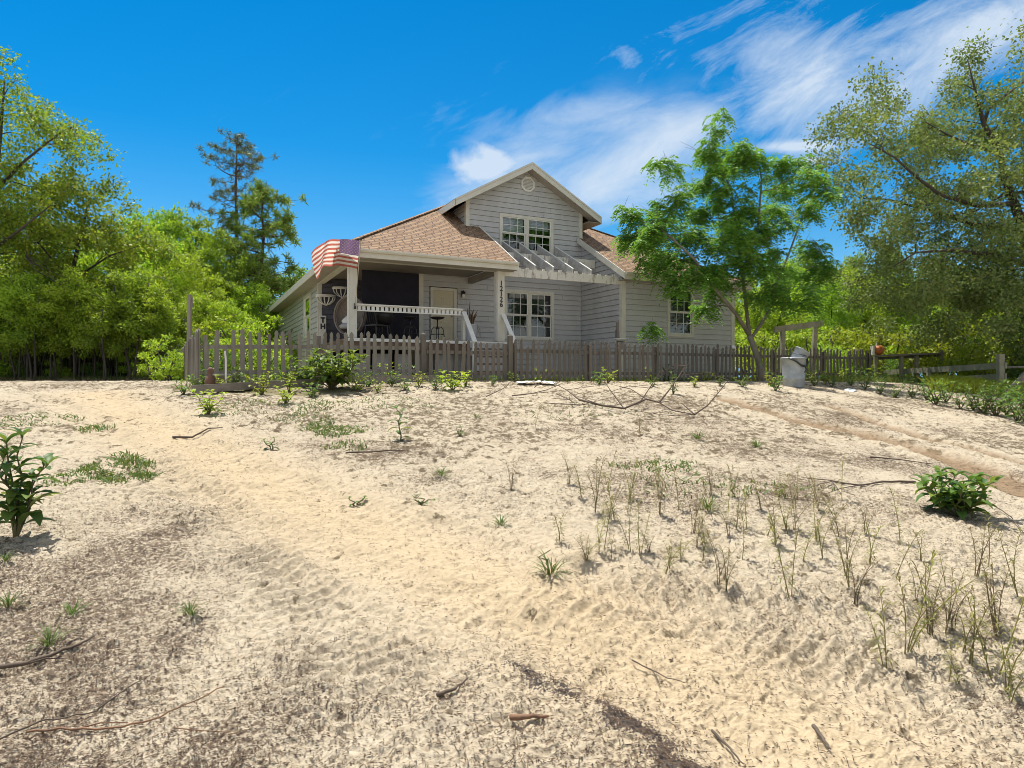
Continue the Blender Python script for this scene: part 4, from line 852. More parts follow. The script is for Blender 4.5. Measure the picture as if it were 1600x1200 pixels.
# white garden ring / pot, rubble edging, boards
q = G(1453, 22.6); t_ = thing('plant_pot', 'white pot lying on its side in the grassy garden bed', 'pot', (q.x, q.y, P(1453, 601, 22.6).z), .3); mb = MB()
tl = Matrix.Rotation(R(82), 3, 'X') @ Matrix.Rotation(R(14), 3, 'Y'); mb.lathe([(0, -.18), (.14, -.18), (.19, .1), (.215, .1), (.215, .15), (.18, .15), (.13, -.15), (0, -.15)], 20, tilt=tl); mb.build('pot', M['plastic'], t_, True)
q = G(1437, 22.9); o = MB().box(-.16, .16, -.14, .14, 0, .36).build('black_nursery_pot', M['black'], None); bv = o.modifiers.new('bevel', 'BEVEL'); bv.width = .04; bv.segments = 2; o.name = 'nursery_pot'; o.location = (q.x, q.y, P(1440, 605, 22.9).z - .1); tag(o, 'black square nursery pot beside the white pot in the garden bed', 'pot')
r = random.Random(12)
for k, (px, py, w) in enumerate(((1388, 606, .5), (1408, 611, .45), (1426, 616, .5), (1395, 616, .42), (1415, 604, .4), (1378, 613, .35))):
    q = G(px, 22 - .1 * k); mb = MB(); vs = [Vector((x * w / 2 * r.uniform(.8, 1.1), y * .17 * r.uniform(.8, 1.1), z * .12 * r.uniform(.7, 1.1))) for x in (-1, 1) for y in (-1, 1) for z in (-1, 1)]
    mb.add(vs, [(0, 1, 3, 2), (4, 6, 7, 5), (0, 4, 5, 1), (2, 3, 7, 6), (0, 2, 6, 4), (1, 5, 7, 3)]); o = mb.build('rubble_stone', M['stone'], None); bv = o.modifiers.new('bevel', 'BEVEL'); bv.width = .03; bv.segments = 2
    o.location = (q.x, q.y, P(px, py, q.y).z); tag(o, 'grey flat stone stacked at the foot of the garden rail fence', 'stone', 'stones edging the garden bed')
for (p0, y0, p1, y1, Y, lb_) in ((1480, 621, 1512, 623, 19.0, 'whitish board edging the grassy bed behind the weeds'), (1523, 622, 1556, 624, 18.4, 'whitish board lying farther right among the dark weeds')):
    a = P(p0, y0, Y); b_ = P(p1, y1, Y - .3); o = MB().bar((0, 0, 0), b_ - a, .25, .06).build('edging_board', M['peel'], None); o.location = a; tag(o, lb_, 'board')
q = hit(1328, 612); o = MB().box(-.09, .09, -.12, .12, 0, .035).build('white_scrap', M['plastic'], None); o.name = 'plaster_scrap'; o.location = q + Vector((0, 0, .01)); o.rotation_euler = (.2, -.3, .5); tag(o, 'small white scrap lying on the sand below the dark fence', 'scrap')
# ornaments at the fence corner
q = G(329, 13.4); t_ = thing('garden_ornament', 'small reddish brown clay ornament beside the left fence corner', 'ornament', q + Vector((0, 0, .1)), .5); mb = MB(); mb.lathe([(0, -.1), (.10, -.1), (.115, .05), (.09, .14), (.045, .19), (.065, .24), (.06, .30), (.025, .34), (0, .345)], 12); mb.build('body', M['redclay'], t_, True)
q = G(346, 13.5); o = MB().lathe([(0, -.05), (.12, -.05), (.17, .16), (.185, .16), (.185, .20), (.15, .20), (.11, 0), (0, 0)], 16).build('plant_pot', M['stone'], None, True); o.location = q + Vector((0, 0, .1)); tag(o, 'grey stone pot standing beside the reddish ornament by the fence corner', 'pot')
q = G(353, 13.15); mb = MB(); mb.tube([(0, 0, -.2), (0, 0, .62), (-.02, 0, .80)], [.02, .02, .016], 6); o = mb.build('garden_stake', M['white'], None); o.location = q; tag(o, 'thin white stake standing in front of the left fence pickets', 'stake')

# ------------------------------------------------------------------ trees
def leaf_quads(cent, rad, n, ll, lw, g, droop=.3, shell=.35, squash=.75):
    """n leaves scattered in clumps (cent (K,3), rad (K,)); returns verts (n*4,3)"""
    K = len(cent); w = rad**2; k = g.choice(K, n, p=w / w.sum())
    d = g.normal(size=(n, 3)); d /= np.linalg.norm(d, axis=1)[:, None]
    rr = np.minimum(np.abs(g.normal(size=n)) * .42 + .36 * g.random(n)**.5 + shell * .25, 1.7)
    p = cent[k] + d * (rad[k] * rr)[:, None] * np.array([1, 1, squash])
    dirv = d * .7 + g.normal(size=(n, 3)) * .7; dirv[:, 2] -= droop; dirv /= np.linalg.norm(dirv, axis=1)[:, None]
    nm = g.normal(size=(n, 3)) * .8; nm[:, 2] += .9; b = np.cross(dirv, nm); b /= np.linalg.norm(b, axis=1)[:, None] + 1e-9
    L_ = (ll * (.6 + .7 * g.random(n)))[:, None]; W = L_ * (lw / ll)
    V = np.empty((n, 4, 3)); V[:, 0] = p; V[:, 1] = p + dirv * L_ * .45 + b * W * .5; V[:, 2] = p + dirv * L_; V[:, 3] = p + dirv * L_ * .45 - b * W * .5
    return V.reshape(-1, 3)
def frond_quads(cent, rad, n, fl_, nl, ll, lw, g):
    """pinnate fronds: nl pairs of drooping leaflets along an arching rachis"""
    K = len(cent); w = rad**1.5; k = g.choice(K, n, p=w / w.sum()); out = []
    th_ = g.random(n) * 2 * np.pi; el = g.uniform(-.5, .8, n)
    for i in range(n):
        c = cent[k[i]]; o = g.normal(size=3); o /= np.linalg.norm(o); p0 = c + o * rad[k[i]] * g.random()
        dx, dy = math.cos(th_[i]), math.sin(th_[i]); e = el[i]; Lf = fl_ * g.uniform(.7, 1.2); sd = np.array([-dy, dx, 0])
        for j in range(nl):
            t_ = (j + .6) / nl; pos = p0 + np.array([dx, dy, 0]) * Lf * t_ * (1 - .25 * t_) + np.array([0, 0, 1]) * Lf * (e * t_ - .75 * t_ * t_)
            lj = ll * (1 - .45 * abs(t_ - .45)) * g.uniform(.85, 1.15)
            for s_ in (-1, 1):
                dv = sd * s_ * .85 + np.array([dx, dy, 0]) * .55 + np.array([0, 0, -.35 - .25 * g.random()]); dv /= np.linalg.norm(dv); bv = np.cross(dv, np.array([0, 0, 1.0]) + .5 * g.normal(size=3)); bv /= np.linalg.norm(bv)
                out += [pos, pos + dv * lj * .4 + bv * lw / 2, pos + dv * lj, pos + dv * lj * .4 - bv * lw / 2]
    return np.array(out)
def curve(a, b_, sag, n=5, r=None, wob=.0):
    a = Vector(a); b_ = Vector(b_); L_ = (b_ - a).length; pts = []
    for i in range(n + 1):
        t_ = i / n; p = a.lerp(b_, t_); p.z += sag * L_ * 4 * t_ * (1 - t_)
        if r and 0 < i < n: p += Vector((r.gauss(0, 1), r.gauss(0, 1), r.gauss(0, .6))) * wob * L_
        pts.append(p)
    return pts
def wood(trunks, clumps, m_, r, twig=.022, bare=(), nside=7, tip=.008):
    """trunks: list of (points, radii); every clump is joined to the nearest point on a trunk/limb by a bending branch"""
    mb = MB(); nodes = []
    for pts, rad in trunks:
        mb.tube(pts, rad, nside)
        for i in range(len(pts) - 1):
            for t_ in (0, .33, .66): nodes.append((Vector(pts[i]).lerp(Vector(pts[i + 1]), t_), rad[i] * (1 - t_) + rad[i + 1] * t_))
    cl = sorted([Vector(c) for c in clumps], key=lambda c: min((c - n_[0]).length for n_ in nodes))
    for c in cl:
        best = min(nodes, key=lambda n_: (c - n_[0]).length + max(0, n_[0].z - c.z + .2) * .9)
        a, ra = best; L_ = (c - a).length
        if L_ < .05: continue
        r0 = min(ra * .7, twig * (.6 + .5 * L_)); pts = curve(a, c, .05, 5, r, .045); rad = [r0 * (1 - .75 * i / 5) + tip * .3 for i in range(6)]
        mb.tube(pts, rad, 5, cap=False)
        for i in (2, 3, 4, 5): nodes.append((pts[i], rad[i]))
        for k in range(3):                                            # fine twigs in the clump
            e = c + Vector((r.gauss(0, 1), r.gauss(0, 1), r.gauss(.2, .8))) * .32; mb.tube([c, c.lerp(e, .5) + Vector((0, 0, .04)), e], [tip * 1.1, tip * .8, tip * .4], 3, cap=False)
    for pts, rad in bare: mb.tube(pts, rad, 4, cap=False)
    return mb
def in_poly(x, y, poly):
    c = False
    for (ax, ay), (bx, by) in zip(poly, poly[1:] + poly[:1]):
        if (ay > y) != (by > y) and x < (bx - ax) * (y - ay) / (by - ay) + ax: c = not c
    return c
def silhouette_clumps(poly, Y, depth, n, r, gap=.0):
    """clump centres (world) whose outline as a real crown `depth` metres thick fills a traced crown shape at distance Y"""
    xs = [p[0] for p in poly]; ys_ = [p[1] for p in poly]; out = []
    while len(out) < n:
        x, y = r.uniform(min(xs), max(xs)), r.uniform(min(ys_), max(ys_))
        if not in_poly(x, y, poly): continue
        if gap and pnoise(np.array([x / 38.0]), np.array([y / 38.0]), 5)[0] < gap - .5: continue
        out.append(P(x, y, Y) + Vector((0, r.uniform(-.5, .5) * depth * (.6 + .4 * r.random()), 0)))
    return out
def tree_from(name, label, base, trunks, clumps, rad, bark, leafm, nleaf, ll, lw, seed, group=None, frond=None, bare=(), droop=.3, cat='tree', twig=.022, shell=.3):
    r = random.Random(seed); g = np.random.default_rng(seed); t_ = thing(name, label, cat, base, 0, group); b0 = Vector(base)
    loc = [(Vector(c) - b0) for c in clumps]; tr = [([Vector(p) - b0 for p in pts], ra) for pts, ra in trunks]; ba = [([Vector(p) - b0 for p in pts], ra) for pts, ra in bare]
    wood(tr, loc, None, r, twig, ba).build('trunk', M[bark], t_, True)
    cent = np.array([tuple(c) for c in loc]); ra = np.array([rad * r.uniform(.65, 1.3) for _ in loc])
    V = frond_quads(cent, ra, nleaf, *frond, g) if frond else leaf_quads(cent, ra, nleaf, ll, lw, g, droop, shell)
    mobj('crown', quads_mesh('crown', V, 4, L[leafm]), t_); return t_
r = random.Random(31)
# 1. compound-leaved tree by the fence
YT = 20.6; base = G(1193, YT, -.1)
def PT(px, py, dy=0): return P(px, py, YT + dy)
trunks = [([base, PT(1188, 575), PT(1180, 548), PT(1171, 524)], [.125, .10, .095, .088]),
          ([PT(1171, 524), PT(1150, 490, -.2), PT(1126, 462, -.4), PT(1108, 440, -.6), PT(1085, 405, -.9), PT(1050, 372, -1.1), PT(1020, 350, -1.2)], [.065, .06, .056, .05, .04, .028, .015]),
          ([PT(1171, 524), PT(1166, 480, .2), PT(1160, 430, .3), PT(1152, 370, .3), PT(1143, 300, .2), PT(1120, 240, .1), PT(1110, 205, 0)], [.065, .058, .05, .042, .033, .022, .012]),
          ([PT(1174, 528), PT(1190, 505, .3), PT(1204, 480, .6), PT(1215, 440, .9), PT(1235, 390, 1.1), PT(1255, 335, 1.2), PT(1280, 290, 1.2)], [.056, .052, .046, .04, .033, .024, .012]),
          ([PT(1160, 430, .3), PT(1185, 350, -.3), PT(1190, 280, -.5), PT(1180, 225, -.4)], [.05, .04, .028, .014])]
cl = [(1108, 216, 20), (1164, 230, 22), (1040, 269, 22), (1122, 250, 32), (1100, 240, 18), (1183, 245, 28), (1220, 262, 24), (1103, 292, 32), (1057, 311, 28), (987, 330, 18), (985, 367, 24), (1019, 357, 26), (1040, 335, 22), (1127, 311, 32), (1164, 329, 32), (1215, 301, 28), (1262, 285, 24), (1298, 298, 22), (1258, 318, 24),
      (1080, 376, 34), (1127, 376, 36), (1173, 376, 36), (1220, 366, 28), (1257, 392, 24), (1057, 410, 32), (1100, 420, 34), (1150, 420, 34), (1197, 410, 32), (1239, 430, 26), (1290, 410, 20), (1220, 462, 22), (1180, 455, 20), (1017, 512, 10), (1103, 482, 12), (1267, 462, 18), (1085, 345, 24), (1140, 345, 26), (1200, 335, 24), (1005, 385, 20), (1025, 400, 20), (1195, 385, 24), (1060, 440, 20), (1120, 447, 22)]
clumps = [PT(px, py, r.uniform(-1.5, 1.5) * min(1, rr / 26)) for px, py, rr in cl]
base_cl = list(clumps); clumps = []
for c_, (px, py, rr) in zip(base_cl, cl):
    for k in range(max(2, int(rr / 6))): clumps.append(c_ + Vector((r.gauss(0, .5), r.gauss(0, .55), r.gauss(0, .36))) * (rr * YT / F))
t_ = tree_from('compound_leaf_tree', 'bright green feathery-leaved tree with forked trunk growing in front of the dark picket fence', base, trunks, clumps, .34, 'palebark', 'sumac', 4300, .1, .04, 41, frond=(.46, 7, .15, .05), twig=.014)
# 2. big spreading oak at the right
YO = 22.5; base = G(1640, YO, -.2)
OKR = .62
def PO(px, py, dy=0): return P(px, py, YO + dy)
trunks = [([base, PO(1635, 520), PO(1618, 420), PO(1600, 360), PO(1585, 318)], [.38, .32, .29, .26, .23]),
          ([PO(1585, 318), PO(1570, 283, -.3), PO(1563, 240, -.5), PO(1548, 212, -.6), PO(1537, 194, -.6), PO(1528, 160, -.8), PO(1521, 130, -.9), PO(1512, 95, -1)], [.2, .17, .15, .135, .12, .08, .05, .02]),
          ([PO(1537, 194, -.6), PO(1545, 168, -.5), PO(1570, 150, -.3), PO(1596, 130, 0), PO(1640, 110, .3)], [.11, .095, .075, .06, .03]),
          ([PO(1563, 240, -.5), PO(1520, 228, -1), PO(1480, 210, -1.5), PO(1445, 190, -2)], [.10, .075, .05, .02]),
          ([PO(1585, 318), PO(1530, 322, -.8), PO(1470, 305, -1.6), PO(1430, 275, -2), PO(1398, 246, -2.3), PO(1360, 225, -2.4)], [.16, .12, .095, .07, .05, .02]),
          ([PO(1600, 360), PO(1520, 350, .8), PO(1440, 325, 1.3), PO(1388, 312, 1.6), PO(1350, 310, 1.8), PO(1323, 288, 2)], [.15, .12, .09, .065, .045, .02]),
          ([PO(1388, 312, 1.6), PO(1350, 340, 1.5), PO(1325, 365, 1.2)], [.05, .035, .015]),
          ([PO(1600, 300, .2), PO(1565, 305, .0), PO(1540, 320, -.4), PO(1500, 345, -1)], [.1, .08, .06, .03]),
          ([PO(1618, 420), PO(1560, 400, -1), PO(1490, 390, -1.6), PO(1430, 395, -2), PO(1390, 420, -2.2)], [.15, .11, .08, .05, .02]),
          ([PO(1618, 420), PO(1680, 360, 1), PO(1740, 300, 1.5)], [.18, .12, .04])]
poly1 = [(1500, 105), (1505, 60), (1530, 85), (1560, 92), (1640, 85), (1720, 130), (1760, 320), (1740, 480), (1650, 500), (1560, 470), (1500, 480), (1430, 470), (1370, 450), (1330, 400), (1345, 360), (1310, 330), (1292, 290), (1300, 240), (1290, 195), (1320, 165), (1345, 135), (1385, 130), (1420, 110), (1460, 120)]
trunks = [(p_, [x * OKR for x in q_]) for p_, q_ in trunks]
cl = silhouette_clumps(poly1, YO, 6.5, 330, r, .32) + silhouette_clumps([(1350, 400), (1500, 370), (1740, 380), (1740, 540), (1600, 556), (1470, 535), (1390, 505), (1340, 460)], YO, 6, 135, r, .2)
t_ = tree_from('spreading_oak', 'big sparse spreading oak with dark bare limbs at the right edge', base, trunks, cl, .6, 'oakbark', 'oak', 112000, .108, .068, 43, twig=.02)
# 3. tall olive oak at the left edge, and a rounder one next to it
YL = 24.0; base = G(-35, YL, -.2)
def PL(px, py, dy=0): return P(px, py, YL + dy)
trunks = [([base, PL(-32, 500), PL(-25, 400), PL(-10, 300), PL(0, 210), PL(8, 120)], [.2, .18, .15, .11, .07, .02]), ([PL(-10, 300), PL(40, 250, -.6), PL(90, 210, -1), PL(120, 195, -1.2)], [.06, .045, .03, .012]), ([PL(-25, 400), PL(30, 360, -1.2), PL(80, 320, -1.8)], [.065, .045, .015]), ([PL(-10, 300), PL(-60, 200, .5), PL(-90, 150, .8)], [.1, .06, .02])]
poly = [(-140, 120), (-60, 70), (8, 84), (14, 110), (35, 120), (40, 150), (70, 168), (128, 192), (128, 212), (96, 240), (60, 225), (40, 262), (85, 300), (95, 360), (60, 420), (-20, 430), (-130, 400)]
cl = silhouette_clumps(poly, YL, 5, 170, r, .26) + [PL(7, 90), PL(110, 200, -1), PL(90, 215, -1), PL(118, 205, -1.1), PL(20, 130), PL(110, 233, -1)]
tree_from('tall_oak', 'tall olive-yellow oak with ragged open crown at the left edge', base, trunks, cl, .56, 'oakbark', 'olive', 25000, .13, .075, 47)
YL2 = 25.5; base = G(95, YL2, -.2)
def PL(px, py, dy=0): return P(px, py, YL2 + dy)
trunks = [([base, PL(98, 520), PL(110, 440), PL(125, 370), PL(140, 310)], [.11, .10, .085, .06, .03]), ([PL(110, 440), PL(60, 380, -1), PL(30, 330, -1.4)], [.045, .03, .012]), ([PL(110, 440), PL(170, 400, -.8), PL(215, 385, -1)], [.045, .03, .012])]
poly = [(-20, 300), (60, 265), (100, 262), (135, 280), (172, 282), (180, 300), (172, 330), (205, 340), (240, 385), (235, 440), (180, 470), (60, 480), (-40, 450)]
bare = [(curve(PL(40, 400, -2.2), PL(40 + 22 * k, 355 + 26 * k, -2.6), -.12 + .02 * k, 5, r, .03), [.02, .016, .012, .01, .007, .004]) for k in range(6)]
tree_from('round_oak', 'rounder olive-green oak with pale bare twigs beside the tall left oak', base, trunks, silhouette_clumps(poly, YL2, 5, 150, r, .26), .56, 'oakbark', 'olive', 21000, .14, .08, 53, bare=bare)

# 4. pines
def pine(name, label, px, Y, py_top, crowns, bark, leafm, seed, lean=0, rt=.2, tuft=.30, nneed=30, nw=1.0, more=0):
    r = random.Random(seed); g = np.random.default_rng(seed); base = G(px, Y, -.2); t_ = thing(name, label, 'tree', base); top = P(px + lean, py_top, Y); H_ = top.z - base.z
    mb = MB(); n = 9; tp = [Vector(((top.x - base.x) * (i / n)**1.5 + .06 * r.gauss(0, 1) * (0 < i < n), .05 * r.gauss(0, 1), H_ * i / n)) for i in range(n + 1)]
    mb.tube(tp, [rt * (1 - .9 * i / n) + .012 for i in range(n + 1)], 8)
    def at(z): f = max(0, min(n - 1e-3, z / H_ * n)); i = int(f); return tp[i].lerp(tp[i + 1], f - i)
    tips = []
    for zpy, reach_px, cnt in crowns:
        for k in range(cnt):
            z = P(px, zpy + r.uniform(-9, 9), Y).z - base.z; z = min(z, H_ - .1); az = r.uniform(0, 2 * math.pi); rr_ = reach_px / F * Y * r.uniform(.6, 1.05); a = at(z - .15 * rr_)
            e = a + Vector((math.cos(az) * rr_, math.sin(az) * rr_, rr_ * r.uniform(.05, .42))); pts = curve(a, e, -.06, 5, r, .04); mb.tube(pts, [max(.012, .035 * rr_ * (1 - i / 6)) * .6 for i in range(6)], 5, cap=False)
            for q in pts[2:]: 
                if r.random() < .22: tips.append(q + Vector((0, 0, .05)))
            tips.append(e)
            for j in range(int(1 + more + rr_ * (2.3 + more))):
                s_ = pts[r.randint(2, 5)]; e2 = s_ + Vector((r.gauss(0, .42), r.gauss(0, .42), r.uniform(.08, .42))) * min(1.25, .5 + rr_ * .35); mb.tube([s_, s_.lerp(e2, .5) - Vector((0, 0, .03)), e2], [.013, .010, .007], 4, cap=False); tips.append(e2)
    tips.append(tp[-1]); mb.build('trunk', M[bark], t_, True)
    T = np.array([tuple(x) for x in tips]); K = len(T); nn = K * nneed; k = np.repeat(np.arange(K), nneed); d = g.normal(size=(nn, 3)); d[:, 2] += .35; d /= np.linalg.norm(d, axis=1)[:, None]
    ln = tuft * g.uniform(.65, 1.15, nn)[:, None]; b = np.cross(d, g.normal(size=(nn, 3))); b /= np.linalg.norm(b, axis=1)[:, None]; p0 = T[k] + g.normal(size=(nn, 3)) * .06
    V = np.empty((nn, 4, 3)); V[:, 0] = p0 - b * .011 * nw; V[:, 1] = p0 + b * .011 * nw; V[:, 2] = p0 + d * ln * .6 + b * .020 * nw - np.array([0, 0, .03]); V[:, 3] = p0 + d * ln - np.array([0, 0, .10]) * ln
    mobj('crown', quads_mesh('crown', V.reshape(-1, 3), 4, L[leafm]), t_); return t_
pine('tall_pine', 'tall thin pine with sparse dark top standing above the left woods', 366, 38, 214, [(222, 14, 4), (235, 34, 5), (252, 46, 5), (268, 54, 5), (287, 50, 3), (305, 55, 2), (322, 56, 3), (340, 44, 3), (362, 34, 5), (390, 40, 5), (420, 34, 4)], 'pinebark', 'pinedark', 61, 5)
pine('full_pine', 'fuller bright pine beside the tall thin pine, nearer the house', 408, 36, 300, [(302, 18, 4), (318, 42, 5), (342, 58, 6), (366, 66, 6), (390, 66, 5), (420, 60, 8), (442, 60, 8), (466, 54, 7), (490, 50, 6)], 'pinebark', 'pine', 67, 4, tuft=.44, nneed=34, nw=1.7, more=0)

# 5. woods: a few kinds of tree, each copied with its parts
def proto_tree(name, label, cat, H_, W, cb, nclump, rad, nleaf, ll, lw, bark, leafm, seed, group, rt=.12, multi=1, droop=.3):
    r = random.Random(seed); g = np.random.default_rng(seed); t_ = thing(name, label, cat, (0, 0, 0), 0, group); tr = []; cl = []
    for m_ in range(multi):
        a = 2 * math.pi * m_ / multi + r.random(); sp = W * .28 * (multi > 1); n = 6
        pts = [Vector((math.cos(a) * sp * (i / n)**1.3 + r.gauss(0, .06) * (i > 0), math.sin(a) * sp * (i / n)**1.3 + r.gauss(0, .06) * (i > 0), -.2 + (H_ * .86 + .2) * i / n)) for i in range(n + 1)]
        tr.append((pts, [rt * (1 - .85 * i / n) + .01 for i in range(n + 1)]))
    while len(cl) < nclump:
        u = Vector((r.uniform(-1, 1), r.uniform(-1, 1), r.uniform(-1, 1)))
        if u.length > 1 + .25 * (r.random() < .2) or u.length < .25: continue
        z = cb + (H_ - cb) * (u.z * .5 + .5); k = 1 - .25 * max(0, u.z); cl.append(Vector((u.x * W / 2 * k, u.y * W / 2 * k, z)))
    wood(tr, cl, None, r, .016, nside=6).build('trunk', M[bark], t_, True)
    cent = np.array([tuple(c) for c in cl]); ra = np.array([rad * r.uniform(.6, 1.35) for _ in cl])
    mobj('crown', quads_mesh('crown', leaf_quads(cent, ra, nleaf, ll, lw, g, droop), 4, L[leafm]), t_); return t_
GW = 'trees of the woods left of the house'; GR = 'trees of the woods right of the house'
protos = [proto_tree('woodland_oak', '', 'tree', 8.6, 4.6, 1.8, 110, .46, 15000, .17, .085, 'bark', 'green', 71, GW),
          proto_tree('woodland_oak', '', 'tree', 7.4, 4.4, 1.2, 105, .46, 14500, .17, .085, 'bark', 'bright', 73, GW, multi=2),
          proto_tree('woodland_oak', '', 'tree', 9.4, 4.2, 3.0, 95, .46, 13000, .17, .085, 'oakbark', 'olive', 79, GW)]
sapl = proto_tree('sapling', '', 'sapling', 5.2, 2.5, 1.7, 44, .40, 7000, .13, .065, 'oakbark', 'bright', 83, 'thin saplings at the edge of the left woods', rt=.05)
sapl2 = proto_tree('sapling', '', 'sapling', 4.6, 2.2, 1.5, 40, .40, 6500, .13, .065, 'oakbark', 'green', 89, 'thin saplings at the edge of the left woods', rt=.045, multi=2)
shrub = proto_tree('shrub', '', 'shrub', 1.7, 1.7, .15, 18, .30, 2200, .11, .055, 'bark', 'bright', 97, 'shrubs along the woods', rt=.03, multi=3)
shrub2 = proto_tree('shrub', '', 'shrub', 1.3, 1.6, .1, 16, .28, 2000, .10, .06, 'bark', 'broad', 101, 'shrubs along the woods', rt=.03, multi=3)
shrub3 = proto_tree('shrub', '', 'shrub', 1.9, 1.8, .15, 18, .32, 2200, .12, .06, 'bark', 'yellow', 103, 'shrubs along the woods', rt=.03, multi=3)
used = set()
def place(p, px, Y, sc, label, group=None, rz=None, dz=-.05, zs=1.0):
    q = G(px, Y, dz); rz = rng.uniform(0, 6.28) if rz is None else rz; s3 = (sc, sc, sc * zs)
    if p.name not in used:
        used.add(p.name); p.location = q; p.rotation_euler = (0, 0, rz); p.scale = s3; p['label'] = label
        if group: p['group'] = group
        return p
    return dup(p, q, rz, label, group, s3)
def top_scale(px, py, Y, H_): return (P(px, py, Y).z - gz((px - 800) / F * Y, Y)) / H_
HS = {protos[0].name: 8.6, protos[1].name: 7.4, protos[2].name: 9.4, sapl.name: 5.2, sapl2.name: 4.6}
back_left = 'leafy tree in the dense green wood behind the left clearing'
for px, py, Y, k in ((196, 345, 33, 1), (262, 328, 35, 0), (300, 340, 36, 0), (240, 372, 31, 1), (330, 370, 34, 0), (160, 390, 31, 1), (290, 400, 30, 1), (225, 420, 29, 1), (345, 425, 33, 0), (390, 440, 33, 1), (30, 440, 28, 1), (-20, 400, 30, 2), (70, 420, 31, 2), (120, 440, 28.5, 1), (180, 455, 28, 1), (440, 440, 38, 0), (470, 420, 42, 0), (310, 455, 27.5, 1), (400, 400, 45, 0), (-60, 380, 34, 0), (110, 350, 38, 0), (20, 330, 38, 0), (360, 470, 29, 1), (-90, 440, 27, 1)):
    p = protos[k]; place(p, px, Y, top_scale(px, py, Y, HS[p.name]), back_left, GW)
sap_lab = 'thin dark-stemmed sapling in the row at the edge of the left woods'
for k in range(30):
    px = -30 + k * 10.5 + rng.uniform(-5, 5); Y = rng.uniform(25.5, 28.5); p = (sapl, sapl2)[k % 2]; place(p, px, Y, top_scale(px, rng.uniform(425, 490), Y, HS[p.name]), sap_lab, 'thin saplings at the edge of the left woods')
for k in range(16):
    px = -40 + k * 19 + rng.uniform(-8, 8); Y = rng.uniform(22.3, 23.6); p = (sapl, sapl2)[k % 2]; place(p, px, Y, top_scale(px, rng.uniform(405, 470), Y, HS[p.name]), sap_lab, 'thin saplings at the edge of the left woods')
# bare thin stems under the canopy edge
stem_p = []
for v_ in range(3):
    r = random.Random(200 + v_); mb = MB(); mb.tube([(0, 0, -.2), (r.gauss(0, .05), 0, .7), (r.gauss(0, .12), r.gauss(0, .1), 1.6), (r.gauss(0, .2), r.gauss(0, .2), 2.6)], [.05, .042, .035, .02], 5)
    for j in range(4): z = r.uniform(.7, 2.2); e = Vector((r.gauss(0, .4), r.gauss(0, .4), z + .5)); mb.tube([(0, 0, z), e], [.015, .006], 4)
    stem_p.append(mb.mesh('sapling_stem', M['oakbark']))
for k in range(46):
    px = -20 + k * 6.1 + rng.uniform(-4, 4); Y = rng.uniform(24.8, 27.2); o = mobj('bare_stem', stem_p[k % 3]); o.location = G(px, Y); o.rotation_euler = (rng.gauss(0, .05), rng.gauss(0, .05), rng.uniform(0, 6)); o.scale = (.9, .9, rng.uniform(.7, 1.0))
    tag(o, 'dark bare young trunk in the shady edge of the left woods', 'sapling', 'bare young trunks under the left woods')
sl_ = 'low green shrub at the foot of the left woods'
place(shrub, -40, 30, 1.5, sl_, 'shrubs along the left woods')
for k in range(22): place((shrub, shrub2)[k % 2], -30 + k * 23 + rng.uniform(-8, 8), rng.uniform(30, 34), rng.uniform(1.3, 1.9), sl_, 'shrubs along the left woods')
for px, Y, sc, p in ((262, 19.5, .78, shrub), (240, 20.5, .6, shrub), (285, 21.5, .7, shrub2), (330, 18.5, .75, shrub2), (372, 19.5, .8, shrub), (412, 20, .8, shrub2), (350, 23, 1.3, shrub), (300, 24, 1.3, shrub2), (395, 24, 1.3, shrub), (430, 27, 1.5, shrub), (20, 23.5, .6, shrub2), (90, 24, .5, shrub), (150, 24.5, .55, shrub2), (205, 24, .6, shrub), (-20, 23, .7, shrub), (60, 27, 1.0, shrub2), (130, 28, 1.1, shrub2), (190, 28, 1.2, shrub), (250, 26, 1.2, shrub2), (0, 29, 1.2, shrub)): place(p, px, Y, sc, sl_, 'shrubs along the left woods')
# right-hand woods
back_right = 'leafy tree in the bright wood behind the right garden'
for px, py, Y, k in ((1165, 430, 40, 1), (1200, 440, 36, 1), (1240, 420, 42, 0), (1275, 425, 34, 1), (1310, 420, 36, 1), (1345, 440, 42, 0), (1390, 455, 36, 1), (1430, 435, 44, 0), (1465, 465, 35, 0), (1500, 450, 38, 0), (1540, 460, 34, 0), (1585, 440, 38, 0), (1630, 430, 36, 0), (1370, 425, 33, 1), (1420, 440, 33, 1), (1255, 490, 32, 1), (1150, 470, 46, 1), (1190, 480, 50, 0), (1290, 470, 52, 0), (1400, 460, 54, 0), (1520, 450, 54, 0), (1610, 480, 31, 0), (1670, 440, 32, 0)):
    p = protos[k]; place(p, px, Y, top_scale(px, py, Y, HS[p.name]), back_right, GR)
for px, py, Y, k in ((1228, 405, 38, 0), (1262, 395, 44, 2), (1335, 400, 40, 0), (1400, 392, 42, 2), (1455, 410, 38, 0), (1300, 440, 31, 0), (1505, 425, 31, 0), (1560, 430, 30, 0), (1180, 415, 44, 2)):
    p = protos[k]; place(p, px, Y, top_scale(px, py, Y, HS[p.name]), 'taller darker tree in the wood behind the right garden', GR)
sr_ = 'yellow-green shrub in front of the right-hand woods behind the fence'
